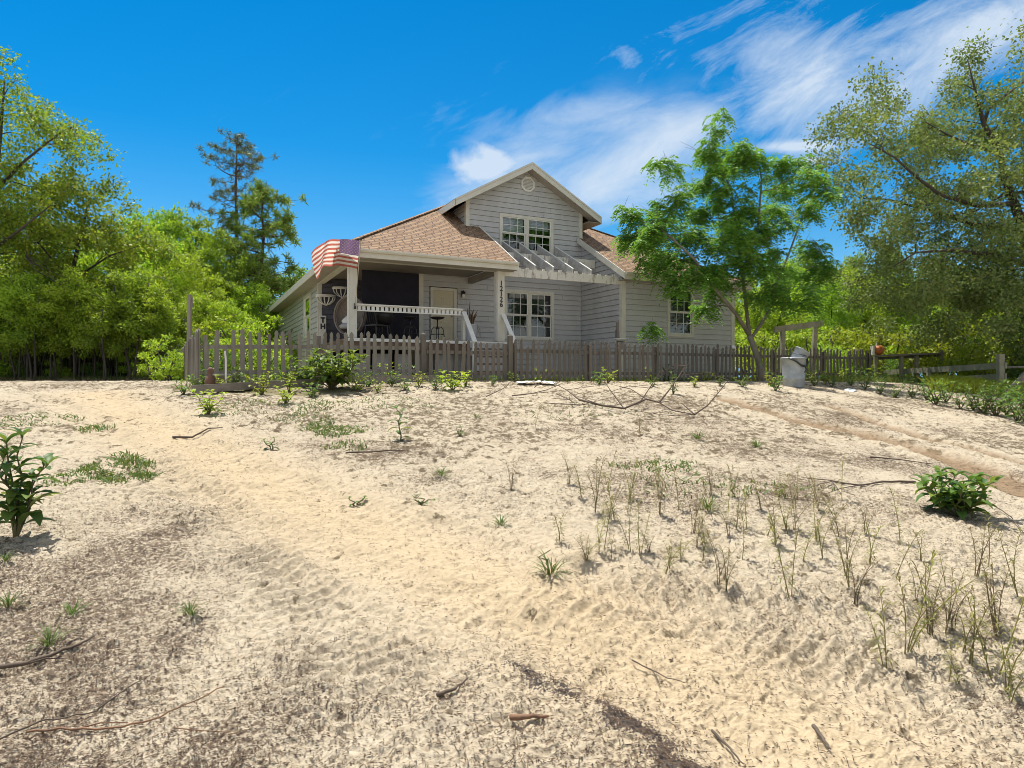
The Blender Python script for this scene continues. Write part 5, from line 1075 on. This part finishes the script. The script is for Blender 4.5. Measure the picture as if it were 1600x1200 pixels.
for px, Y, sc, p in ((1165, 30, 1.3, shrub3), (1195, 28, 1.2, shrub3), (1225, 27.5, 1.2, shrub), (1258, 27, 1.2, shrub3), (1290, 28, 1.3, shrub), (1322, 27, 1.25, shrub3), (1350, 28.5, 1.3, shrub2), (1385, 28, 1.25, shrub3), (1415, 29, 1.4, shrub), (1450, 28, 1.3, shrub3), (1482, 27, 1.4, shrub3), (1515, 27, 1.5, shrub2), (1550, 26, 1.5, shrub), (1585, 26, 1.6, shrub2), (1620, 25, 1.6, shrub2), (1335, 25.5, .8, shrub2), (1310, 25, .75, shrub), (1400, 25.6, .7, shrub2), (1440, 24.5, .6, shrub3), (1180, 25, .9, shrub), (1230, 25, .8, shrub2), (1275, 25, .85, shrub), (1500, 23.5, .8, shrub3), (1540, 22.5, .85, shrub), (1600, 22, .9, shrub2)): place(p, px, Y, sc, sr_, 'shrubs along the right woods')

# ------------------------------------------------------------------ broad-leaved weeds
def strip_leaf(mb, base, az, el, ln, wd, droop, nseg=4, fold=.18):
    base = Vector(base); dx = Vector((math.cos(az), math.sin(az), 0)); sd = Vector((-math.sin(az), math.cos(az), 0)); vs = []; p = base.copy(); e = el
    ws = [.12, .78, 1.0, .72, .05] if nseg == 4 else [.2, 1, .05]
    for i in range(nseg + 1):
        w = wd * ws[i] / 2; up = Vector((0, 0, 1)) * math.cos(e) - dx * math.sin(e)
        vs += [p - sd * w + up * w * fold * 2, p.copy(), p + sd * w + up * w * fold * 2]
        p = p + (dx * math.cos(e) + Vector((0, 0, 1)) * math.sin(e)) * ln / nseg; e -= droop / nseg
    fs = []
    for i in range(nseg):
        a = i * 3; fs += [(a, a + 1, a + 4, a + 3), (a + 1, a + 2, a + 5, a + 4)]
    mb.add(vs, fs)
def leafy_plant(name, label, loc, h, spread, nst, per, ll, lw, leafm, seed, group=None, cat='plant', droop=1.3, up=.3, stemr=.010, lowbare=.15, cup=1.0):
    r = random.Random(seed); t_ = thing(name, label, cat, loc, r.uniform(0, 6.28) if group else 0, group); sm = MB(); fm_ = MB()
    for k in range(nst):
        a = 2 * math.pi * k / nst + r.uniform(-.5, .5); sp = spread * r.uniform(.35, 1.0) if nst > 1 else 0; hh = h * r.uniform(.75, 1.05) * (1 - .25 * (sp / max(spread, .01))**2); n = 5
        pts = [Vector((math.cos(a) * sp * (i / n)**cup, math.sin(a) * sp * (i / n)**cup, -.03 + (hh + .03) * i / n)) + Vector((r.gauss(0, .008), r.gauss(0, .008), 0)) * i for i in range(n + 1)]
        sm.tube(pts, [stemr * (1.1 - .75 * i / n) for i in range(n + 1)], 5)
        for j in range(per):
            f = lowbare + (1 - lowbare) * (j + .5) / per; i = min(n - 1, int(f * n)); b = pts[i].lerp(pts[i + 1], f * n - i); az = j * 2.4 + a + r.uniform(-.4, .4)
            sz = (1.05 - .45 * f) * r.uniform(.75, 1.2); strip_leaf(fm_, b, az, up + r.uniform(-.2, .5) + .5 * (f > .9), ll * sz, lw * sz, droop * r.uniform(.6, 1.3))
        for q in range(3): strip_leaf(fm_, pts[-1], q * 2.1 + a, .75, ll * .5, lw * .45, .8)
    sm.build('stem', M['stem'], t_); fm_.build('foliage', L[leafm], t_, True); return t_
def top_z(x, y):
    iy = min(max(int(np.searchsorted(ys, y)), 2), len(ys) - 2); iu = min(max(int(np.searchsorted(us, x / max(y, 2.2))), 2), len(us) - 2); return float(H[iy - 2:iy + 2, iu - 2:iu + 2].max())
def on(px, py): q = hit(px, py); q.z = top_z(q.x, q.y); return q
leafy_plant('pokeweed', 'tall pokeweed-like plant with long dark green leaves at the left edge', on(24, 845), .80, .26, 6, 12, .28, .105, 'poke', 301, droop=1.5, stemr=.012, up=.5)
leafy_plant('broadleaf_bush', 'low dark green bush with drooping broad leaves alone on the sand at the right', on(1498, 808), .40, .38, 12, 8, .25, .12, 'poke', 302, droop=1.7, up=.5, cup=.8, stemr=.009)
leafy_plant('sand_seedling', 'single upright leafy seedling on the open sand before the gate', on(626, 690), .40, 0, 1, 13, .20, .075, 'poke', 303, droop=1.2, up=.3, lowbare=.08)
leafy_plant('leafy_bush', 'large broad-leaved green bush against the left picket fence', on(518, 610), .78, .78, 22, 11, .32, .135, 'broad', 304, droop=1.5, up=.45, stemr=.013)
leafy_plant('leafy_bush', 'second broad-leaved bush growing up behind the grey timbers at the left fence', G(478, 13.9), .62, .45, 8, 9, .28, .11, 'broad', 305, droop=1.5, up=.5)
leafy_plant('leafy_weed', 'light green leafy weed on the sand below the left fence corner', on(326, 650), .42, .24, 5, 8, .20, .085, 'yellow', 306, droop=1.3)
leafy_plant('leafy_weed', 'small leafy weed at the far left foot of the fence corner', on(287, 618), .36, .18, 4, 7, .20, .07, 'broad', 307, droop=1.4)
leafy_plant('leafy_weed', 'light green leafy weed at the end of the pale timber before the gate', on(708, 612), .40, .26, 5, 8, .22, .10, 'yellow', 308, droop=1.4)
leafy_plant('leafy_weed', 'low yellowish leafy weed at the near side of the broad bush', on(447, 632), .28, .24, 5, 6, .17, .075, 'yellow', 309, droop=1.2)
leafy_plant('leafy_weed', 'small weed with two big leaves on the brown sand left of the middle', on(425, 704), .16, .06, 2, 4, .11, .05, 'poke', 310)
leafy_plant('leafy_weed', 'tiny weed sprig on the sand right of the upright seedling', on(719, 684), .14, .05, 2, 5, .08, .03, 'poke', 311)
leafy_plant('leafy_weed', 'tiny dark weed low on the bright sand below the seedling', on(660, 792), .10, .06, 3, 4, .07, .028, 'poke', 312)
leafy_plant('leafy_weed', 'tiny dark weed on the pale sand left of the thin weeds', on(557, 786), .08, .06, 3, 3, .07, .035, 'poke', 313)
leafy_plant('leafy_weed', 'pale green weed sprouting through the fallen branch', on(1052, 618), .45, .18, 4, 8, .13, .05, 'broad', 314)
leafy_plant('leafy_weed', 'pale weed standing at the trunk of the feathery-leaved tree', on(1212, 612), .45, .25, 5, 8, .15, .06, 'broad', 315)
fence_weeds = 'small green weed growing along the foot of the picket fences'
fw = []
for k in range(5): fw.append(leafy_plant('fence_weed', fence_weeds, (0, 0, -50), .34, .22, 5, 7, .15, .06, ('broad', 'yellow', 'poke', 'broad', 'yellow')[k], 330 + k, 'weeds along the fence foot'))
spots = [(s_, FV + v_, sc) for s_, v_, sc in [(-3.3, .4, 1.1), (-2.6, .35, 1.2), (-2.0, -.3, .9), (-1.4, .4, 1.3), (-.7, .5, 1.3), (-.2, .5, 1.5), (.4, .6, 1.5), (.9, .5, 1.4), (-.4, -.5, .9), (.3, -.55, .8), (1.0, -.45, .7), (1.8, .5, 1.0), (2.4, .4, .8), (3.3, .4, 1.0), (3.5, -.25, .8), (4.1, .5, 1.2), (4.7, .45, 1.1), (5.3, .5, 1.0), (6.0, .4, .9), (7.2, .5, 1.0), (8.2, -.2, .7), (8.5, .5, 1.3), (9.1, .4, 1.5), (9.5, .5, 1.6), (10.1, -.25, .9), (10.7, -.2, .7), (11.6, -.25, .7), (12.3, -.3, .9), (13.4, .4, 1.0), (14.6, -.3, 1.0), (15.3, -.35, .9), (15.9, -.4, 1.3), (16.5, -.5, 1.5), (17.1, -.5, 1.6), (17.7, -.4, 1.6), (18.2, -.5, 1.3)]]
for k, (s_, v_, sc) in enumerate(spots):
    q = HP(s_, v_); q.z = gz(q.x, q.y); p = fw[k % 5]
    if k < 5: p.location = q; p.scale = (sc,) * 3
    else: dup(p, q, rng.uniform(0, 6.28), fence_weeds, None, sc)
for k, (px, py, sc) in enumerate(((318, 606, 1.0), (345, 612, .9), (368, 604, 1.1), (392, 610, 1.0), (410, 618, 1.2), (430, 606, 1.1), (452, 614, 1.1), (470, 606, 1.0), (486, 622, .9), (556, 612, 1.0), (575, 606, .9), (590, 616, .7), (612, 606, .9), (632, 612, .8), (655, 606, .8), (680, 610, .9), (728, 606, .9), (770, 604, .6), (936, 602, .9), (950, 600, 1.0), (1020, 606, .6), (1085, 606, .7), (1125, 604, .6), (1160, 606, .8), (1205, 606, .9), (1272, 604, 1.0), (1290, 602, 1.0))):
    q = on(px, py); dup(fw[k % 5], q, rng.uniform(0, 6.28), fence_weeds, None, sc)
# dark weeds along the right edge of the sand
edge = 'dark leafy weed clump at the right edge of the sand'
ew = [leafy_plant('edge_weed', edge, (0, 0, -50), .48, .34, 7, 8, .16, .06, ('poke', 'broad', 'poke')[k], 350 + k, 'weed clumps along the right edge of the sand') for k in range(3)]
for k, (px, py, sc) in enumerate(((1300, 606, .7), (1330, 604, .8), (1352, 610, .9), (1376, 616, .8), (1400, 622, .7), (1425, 622, .9), (1448, 626, 1.0), (1462, 634, 1.3), (1478, 630, 1.1), (1500, 640, .8), (1520, 642, 1.2), (1538, 648, 1.4), (1556, 652, 1.3), (1572, 650, 1.0), (1590, 660, 1.3), (1610, 668, 1.5), (1600, 640, 1.6), (1580, 632, 1.3), (1545, 630, 1.1), (1625, 650, 1.6))):
    q = on(px, py); p = ew[k % 3]
    if k < 3: p.location = q; p.scale = (sc,) * 3
    else: dup(p, q, rng.uniform(0, 6.28), edge, None, sc)
# ------------------------------------------------------------------ thin upright weeds on the sand, grass tufts
def thin_weed(seed, h, n):
    r = random.Random(seed); mb = MB()
    for s_ in range(n):
        a = r.uniform(0, 6.28); ln_ = r.uniform(0, .16); hh = h * r.uniform(.7, 1.05); pts = [Vector((math.cos(a) * ln_ * t_ * t_ + .01 * s_, math.sin(a) * ln_ * t_ * t_, -.02 + hh * t_)) for t_ in (0, .25, .5, .75, 1)]
        mb.tube(pts, [.0035, .003, .0026, .002, .001], 4)
        nl = int(34 * hh / .45)
        for j in range(nl):
            f = .12 + .88 * j / nl; i = min(3, int(f * 4)); b = pts[i].lerp(pts[i + 1], f * 4 - i); strip_leaf(mb, b, r.uniform(0, 6.28), .35 + .6 * f * f, .074 * r.uniform(.6, 1.25), .0088, 1.9, 2)
    return mb.mesh('thin_weed', L['weed' if seed % 3 else 'dry'])
tw = [thin_weed(400 + k, .45, 1 + (k % 3)) for k in range(6)]
lst = [(1385, 1050, 150), (1420, 1028, 170), (1450, 1000, 120), (1482, 1075, 80), (1515, 1045, 160), (1478, 995, 100), (1562, 1065, 170), (1572, 1090, 120), (1555, 985, 120), (1232, 935, 130), (1042, 907, 70), (1125, 922, 90), (1000, 875, 90), (985, 862, 80), (1085, 835, 70), (945, 858, 80), (875, 850, 70), (930, 805, 90), (960, 815, 90), (985, 785, 70), (1030, 805, 80), (1060, 800, 70), (1150, 830, 80), (1190, 800, 60), (1230, 835, 80), (1275, 850, 70), (800, 768, 55), (836, 670, 45), (1000, 682, 40), (890, 760, 50), (950, 765, 60), (1310, 842, 70), (1350, 838, 50), (1400, 905, 90), (1440, 880, 70), (1280, 800, 60), (1545, 890, 90), (1590, 940, 110), (1325, 905, 90), (1160, 880, 70), (1100, 880, 70), (1540, 1020, 60)]
r = random.Random(77)
for k in range(36): lst.append((r.uniform(905, 1320), r.uniform(770, 885), r.uniform(35, 75)))
for k in range(13): a_ = lst[k % 13]; lst.append((a_[0] + r.gauss(0, 9), a_[1] + r.gauss(0, 5), a_[2] * r.uniform(.5, .95)))
for k in range(7): lst.append((r.uniform(1320, 1600), r.uniform(840, 960), r.uniform(50, 110)))
wl_ = 'thin upright yellowish weed with narrow leaves on the trampled sand at the right'
for k, (px, py, hp) in enumerate(lst):
    q = on(px, py); hh = hp / F * q.y; o = mobj('thin_weed', tw[k % 6]); o.location = q; o.rotation_euler = (r.gauss(0, .12), r.gauss(0, .12), r.uniform(0, 6.28)); sx_ = .55 + .5 * hh / .45; o.scale = (sx_, sx_, hh / .45); tag(o, wl_, 'weed', 'thin weeds on the sand')
def tuft_mesh(seed, n, h, leafm):
    r = random.Random(seed); mb = MB()
    for k in range(n): a = r.uniform(0, 6.28); d = r.uniform(0, .035); strip_leaf(mb, (math.cos(a) * d, math.sin(a) * d, -.01), a + r.gauss(0, .4), r.uniform(.5, 1.4), h * r.uniform(.6, 1.2), .008, r.uniform(.6, 1.8), 4, .1)
    return mb.mesh('grass_tuft', L[leafm])
gt2 = [tuft_mesh(500 + k, 34, .15, 'grass') for k in range(3)]
for k, (px, py, sc, lb_) in enumerate(((77, 1012, 1.0, 'green grass tuft on the sand at the lower left, nearest the camera'), (112, 965, .85, 'green grass tuft on the sand just behind the nearest left tuft'), (14, 952, .9, 'green grass tuft cut by the left edge on the sand'), (298, 968, .9, 'spreading green grass tuft alone on the tyre ruts'), (860, 893, 1.3, 'spiky dark green grass tuft in the middle of the sand'), (8, 880, .7, 'small grass tuft under the pokeweed at the left edge'), (745, 655, 1.0, 'small tuft of grass on the sand below the gate'), (782, 826, .9, 'small spiky grass tuft on the pale sand left of the thin weeds'), (1090, 690, 1.2, 'small grass tuft on the far sand below the fallen branch'), (1182, 700, 1.3, 'small grass tuft on the far sand right of the fallen branch'), (1105, 800, 1.4, 'bright grass tuft among the thin weeds'), (690, 748, 1.0, 'low grass tuft below the upright seedling'))):
    o = mobj('grass_tuft', gt2[k % 3]); o.location = on(px, py); o.rotation_euler = (0, 0, k * 1.3); o.scale = (sc, sc, sc); tag(o, lb_, 'grass tuft')
sp_ = leafy_plant('seed_stalk', 'dry brown stalk standing in the spiky dark grass tuft', on(856, 892), .22, 0, 1, 4, .03, .008, 'weed', 520, lowbare=.6)
# low creeping patches, grass strip at the woods, grassy bed at right: uncountable
def blades(name, pts, h, w, leafm, seed, kind='stuff', lean=.6):
    g = np.random.default_rng(seed); n = len(pts); p = np.array(pts); a = g.random(n) * 2 * np.pi; hh = h * g.uniform(.4, 1.2, n); le = g.normal(0, lean, n) * hh
    d = np.stack([np.cos(a), np.sin(a), 0 * a], 1); s_ = np.stack([-np.sin(a), np.cos(a), 0 * a], 1) * w / 2
    V = np.empty((n, 4, 3)); V[:, 0] = p - s_; V[:, 1] = p + s_; V[:, 2] = p + s_ * .7 + d * (le * .4)[:, None] + np.array([0, 0, 1]) * (hh * .6)[:, None]; V[:, 3] = p + d * le[:, None] + np.array([0, 0, 1]) * hh[:, None]
    o = mobj(name, quads_mesh(name, V.reshape(-1, 3), 4, L[leafm])); return tag(o, kind=kind)
g = np.random.default_rng(9)
def scatter(n, fpx, fY):
    px = fpx(n); Y = fY(n); x = (px - 800) / F * Y; return np.stack([x, Y, gh(x, Y)], 1)
blades('grass_strip', scatter(9000, lambda n: g.uniform(-60, 330, n), lambda n: g.uniform(23, 27.5, n)), .22, .018, 'grass', 1)
blades('dry_grass', scatter(3500, lambda n: g.uniform(-60, 320, n), lambda n: 22 + 3 * g.random(n)**.7), .16, .014, 'dry', 2)
blades('garden_grass', scatter(9000, lambda n: g.uniform(1455, 1650, n), lambda n: g.uniform(18.6, 21.5, n)), .34, .02, 'yellow', 3, lean=.6)
blades('garden_grass', scatter(3000, lambda n: g.uniform(1290, 1480, n), lambda n: g.uniform(21, 24.5, n)), .22, .018, 'grass', 4)
yd = [];
for k in range(9000):
    s_, v_ = g.uniform(-4, 18), g.uniform(FV - .2, -.4); q = HP(s_, v_); yd.append((q.x, q.y, 0))
yd = np.array(yd); yd[:, 2] = gh(yd[:, 0], yd[:, 1]); blades('yard_grass', yd, .16, .016, 'grass', 5)
def patch(px, py, rx, ry, n):
    q = on(px, py); a = g.random(n) * 6.283; rr = np.sqrt(g.random(n)) * (1 + .25 * np.sin(a * 3 + px)); x = q.x + rx * rr * np.cos(a); y = q.y + ry * rr * np.sin(a); return np.stack([x, y, gh(x, y)], 1)
pt = np.concatenate([patch(165, 735, .42, .62, 900), patch(195, 750, .25, .25, 420), patch(528, 675, .42, .4, 620), patch(500, 668, .25, .4, 380), patch(545, 697, .3, .25, 160), patch(45, 660, .6, .6, 500), patch(470, 655, .5, .5, 300), patch(497, 636, .4, .6, 400), patch(1030, 730, .5, .25, 260), patch(1120, 762, 1.0, .4, 320), patch(600, 630, .8, .8, 300), patch(385, 640, .7, .8, 420), patch(920, 645, 1.2, .6, 200), patch(150, 670, .3, .3, 120)])
blades('creeping_weeds', pt, .055, .017, 'grass', 6, lean=1.2)
# ------------------------------------------------------------------ fallen branches, sticks, litter
def stick(name, label, pxs, rad, m_='stick', lift=0.012, forks=(), cat='stick'):
    pts = [on(a, b) + Vector((0, 0, lift)) for a, b in pxs]; b0 = pts[0].copy(); mb = MB(); n = len(pts)
    fine = []; rf_ = []
    for i in range(n - 1):
        for k in range(4): t_ = k / 4; p = pts[i].lerp(pts[i + 1], t_); p.z = max(p.z, top_z(p.x, p.y) + lift * .6); p += Vector((.006 * math.sin(i * 7 + k * 3), .006 * math.cos(i * 5 + k * 2), .004 * math.sin(k + i))); fine.append(p - b0); rf_.append(rad * (1 - .6 * (i + t_) / (n - 1)))
    fine.append(pts[-1] - b0); rf_.append(rad * .35); mb.tube(fine, rf_, 7)
    for i0, e, rr_ in forks: q = on(*e) + Vector((0, 0, lift)); s_ = pts[i0] - b0; mb.tube([s_, s_.lerp(q - b0, .5) + Vector((0, .01, .012)), q - b0], [rr_, rr_ * .8, rr_ * .4], 5)
    o = mb.build(name, M[m_], None, True); o.location = b0; return tag(o, label, cat)
stick('dead_branch', 'thick dry branch lying on the sand at the lower left edge', [(-25, 1060), (40, 1048), (90, 1030), (125, 1016), (147, 1004)], .013, forks=[(1, (100, 1040), .006)], cat='branch')
stick('long_twig', 'long thin brown twig curving across the sand in the lower left corner', [(40, 1150), (110, 1152), (190, 1148), (250, 1130), (300, 1108), (352, 1083)], .0055, 'redstick', forks=[(1, (200, 1138), .004)], cat='twig')
stick('long_twig', 'thin dark twig rising from the bottom left edge above the long brown twig', [(-10, 1172), (60, 1138), (110, 1125), (150, 1118), (185, 1092)], .0045, forks=[(3, (245, 1060), .0035)], cat='twig')
stick('long_twig', 'short straight brown needle twig right of the long brown twig', [(272, 1149), (370, 1157)], .003, 'redstick', cat='twig')
stick('dry_stick', 'short grey stick with sawn end lying on the sand near the bottom middle', [(683, 1103), (710, 1088), (731, 1070)], .011)
stick('dead_log', 'short reddish brown piece of wood at the bottom middle of the sand', [(798, 1133), (826, 1133), (858, 1128)], .015, 'redstick', cat='log')
stick('dry_stick', 'dark splintered stick lying at the bottom right of the sand', [(1272, 1146), (1286, 1166), (1298, 1186)], .010)
stick('long_twig', 'thin bent twig lying in the middle of the near sand', [(988, 1036), (1020, 1052), (1050, 1070), (1075, 1078)], .004, forks=[(1, (1032, 1076), .003)], cat='twig')
stick('long_twig', 'dark root-like twig at the bottom edge right of the scorched band', [(1113, 1142), (1140, 1168), (1162, 1195)], .007, cat='twig')
stick('dead_branch', 'thin dry branch lying on the sand left of the dark bush', [(1430, 757), (1380, 757), (1340, 762), (1300, 758)], .014, forks=[(2, (1255, 752), .007), (2, (1285, 780), .006), (3, (1262, 770), .006), (3, (1315, 778), .005)], cat='branch')
stick('dry_stick', 'straight thin stick lying on the sand above the dry branch', [(1360, 718), (1400, 722), (1460, 729)], .010)
stick('dry_stick', 'slim stick lying on the sand right of the upright seedling', [(540, 712), (590, 711), (640, 707)], .011)
stick('dead_branch', 'dark bent branch on the brown sand at the left bend of the drive', [(270, 683), (300, 684), (325, 678), (348, 672)], .016, cat='branch')
stick('dry_stick', 'dry twig lying on the sand under the right bush', [(1560, 800), (1580, 815), (1600, 838)], .006, forks=[(0, (1545, 795), .004)])
# the big fallen branch
b0 = on(1010, 645); r = random.Random(88); mb = MB()
def fb_path(pts): return [on(a, b2) + Vector((0, 0, h_)) - b0 for a, b2, h_ in pts]
for pts, rd in (([(905, 632, .05), (940, 640, .04), (975, 646, .05), (1010, 637, .12), (1030, 640, .1), (1050, 648, .05), (1085, 654, .04)], .03), ([(1030, 640, .1), (1048, 636, .3), (1062, 634, .52), (1072, 634, .68)], .022), ([(1085, 654, .04), (1105, 650, .14), (1122, 648, .34), (1138, 648, .58)], .02), ([(1000, 640, .1), (1015, 638, .32), (1032, 637, .6)], .016), ([(975, 646, .05), (955, 640, .28), (944, 638, .44)], .015), ([(905, 632, .05), (885, 622, .12), (868, 618, .18)], .018), ([(800, 622, .02), (830, 624, .06), (855, 620, .1), (878, 616, .18)], .017), ([(870, 622, .04), (890, 632, .05), (903, 640, .04)], .016), ([(860, 636, .03), (900, 638, .03), (960, 640, .04)], .014), ([(1010, 637, .12), (985, 630, .22), (972, 626, .2)], .014), ([(835, 612, .05), (858, 612, .3), (868, 612, .4)], .012), ([(1072, 634, .5), (1066, 630, .6)], .008), ([(760, 625, .03), (790, 618, .12), (800, 612, .2)], .012), ([(1085, 654, .04), (1050, 655, .03), (1020, 652, .03)], .012)):
    q = fb_path(pts); mb.tube(q, [.72 * rd * (1 - .65 * i / (len(q) - 1)) for i in range(len(q))], 6, cap=False)
    for k in range(3): s_ = q[r.randint(1, len(q) - 1)]; e = s_ + Vector((r.gauss(0, .3), r.gauss(0, .2), r.uniform(0, .2))); mb.tube([s_, e], [rd * .35, .003], 4, cap=False)
o = mb.build('fallen_branch', M['stick'], None, True); o.location = b0; tag(o, 'wide fallen bare branch with upturned twigs on the sand before the dark fence', 'branch')
# litter: needles, twigs, dead leaves
n = 230000; g = np.random.default_rng(17); Y = 2.35 * np.exp(g.random(n) * math.log(19 / 2.35)); px = g.uniform(-30, 1630, n); X = (px - 800) / F * Y
_, _, sc_, li_, _ = fields(X, Y); keep = (g.random(n) < np.clip(.10 + .02 * np.clip(Y - 6, 0, 6) + .85 * li_**1.4, 0, 1)) & (base_h(X, Y) < 1.495); X, Y, sc_ = X[keep], Y[keep], sc_[keep]; n = len(X)
# bits sit on the bumpy sand: nearest ground vertex
iy = np.clip(np.searchsorted(ys, Y), 1, len(ys) - 1); iu = np.clip(np.searchsorted(us, X / np.maximum(Y, 2.2)), 1, len(us) - 1); Z = np.maximum(np.maximum(H[iy, iu], H[iy - 1, iu]), np.maximum(H[iy, iu - 1], H[iy - 1, iu - 1])) + .003
ln = np.where(g.random(n) < .25, g.uniform(.05, .13, n), g.uniform(.008, .030, n)); wd = np.where(ln > .045, g.uniform(.0015, .003, n), g.uniform(.0028, .0075, n)); a = g.random(n) * 6.283
sc_f = 1 + .09 * np.clip(Y - 4, 0, 12); ln *= sc_f; wd *= sc_f
d = np.stack([np.cos(a), np.sin(a), g.normal(0, .04, n)], 1); s_ = np.stack([-np.sin(a), np.cos(a), g.normal(0, .2, n)], 1); p = np.stack([X, Y, Z], 1); bend = np.stack([0 * a, 0 * a, g.uniform(0, .12, n) * ln], 1)
V = np.empty((n, 4, 3)); V[:, 0] = p - d * ln[:, None] / 2; V[:, 1] = p + s_ * wd[:, None] / 2 + bend; V[:, 2] = p + d * ln[:, None] / 2; V[:, 3] = p - s_ * wd[:, None] / 2 + bend
L['litter'] = leaf_mat('dead_litter', (.035, .027, .022), (.085, .06, .042), (.19, .13, .085), .05, .8, .1)
tag(mobj('leaf_litter', quads_mesh('leaf_litter', V.reshape(-1, 3), 4, L['litter'])), kind='stuff')
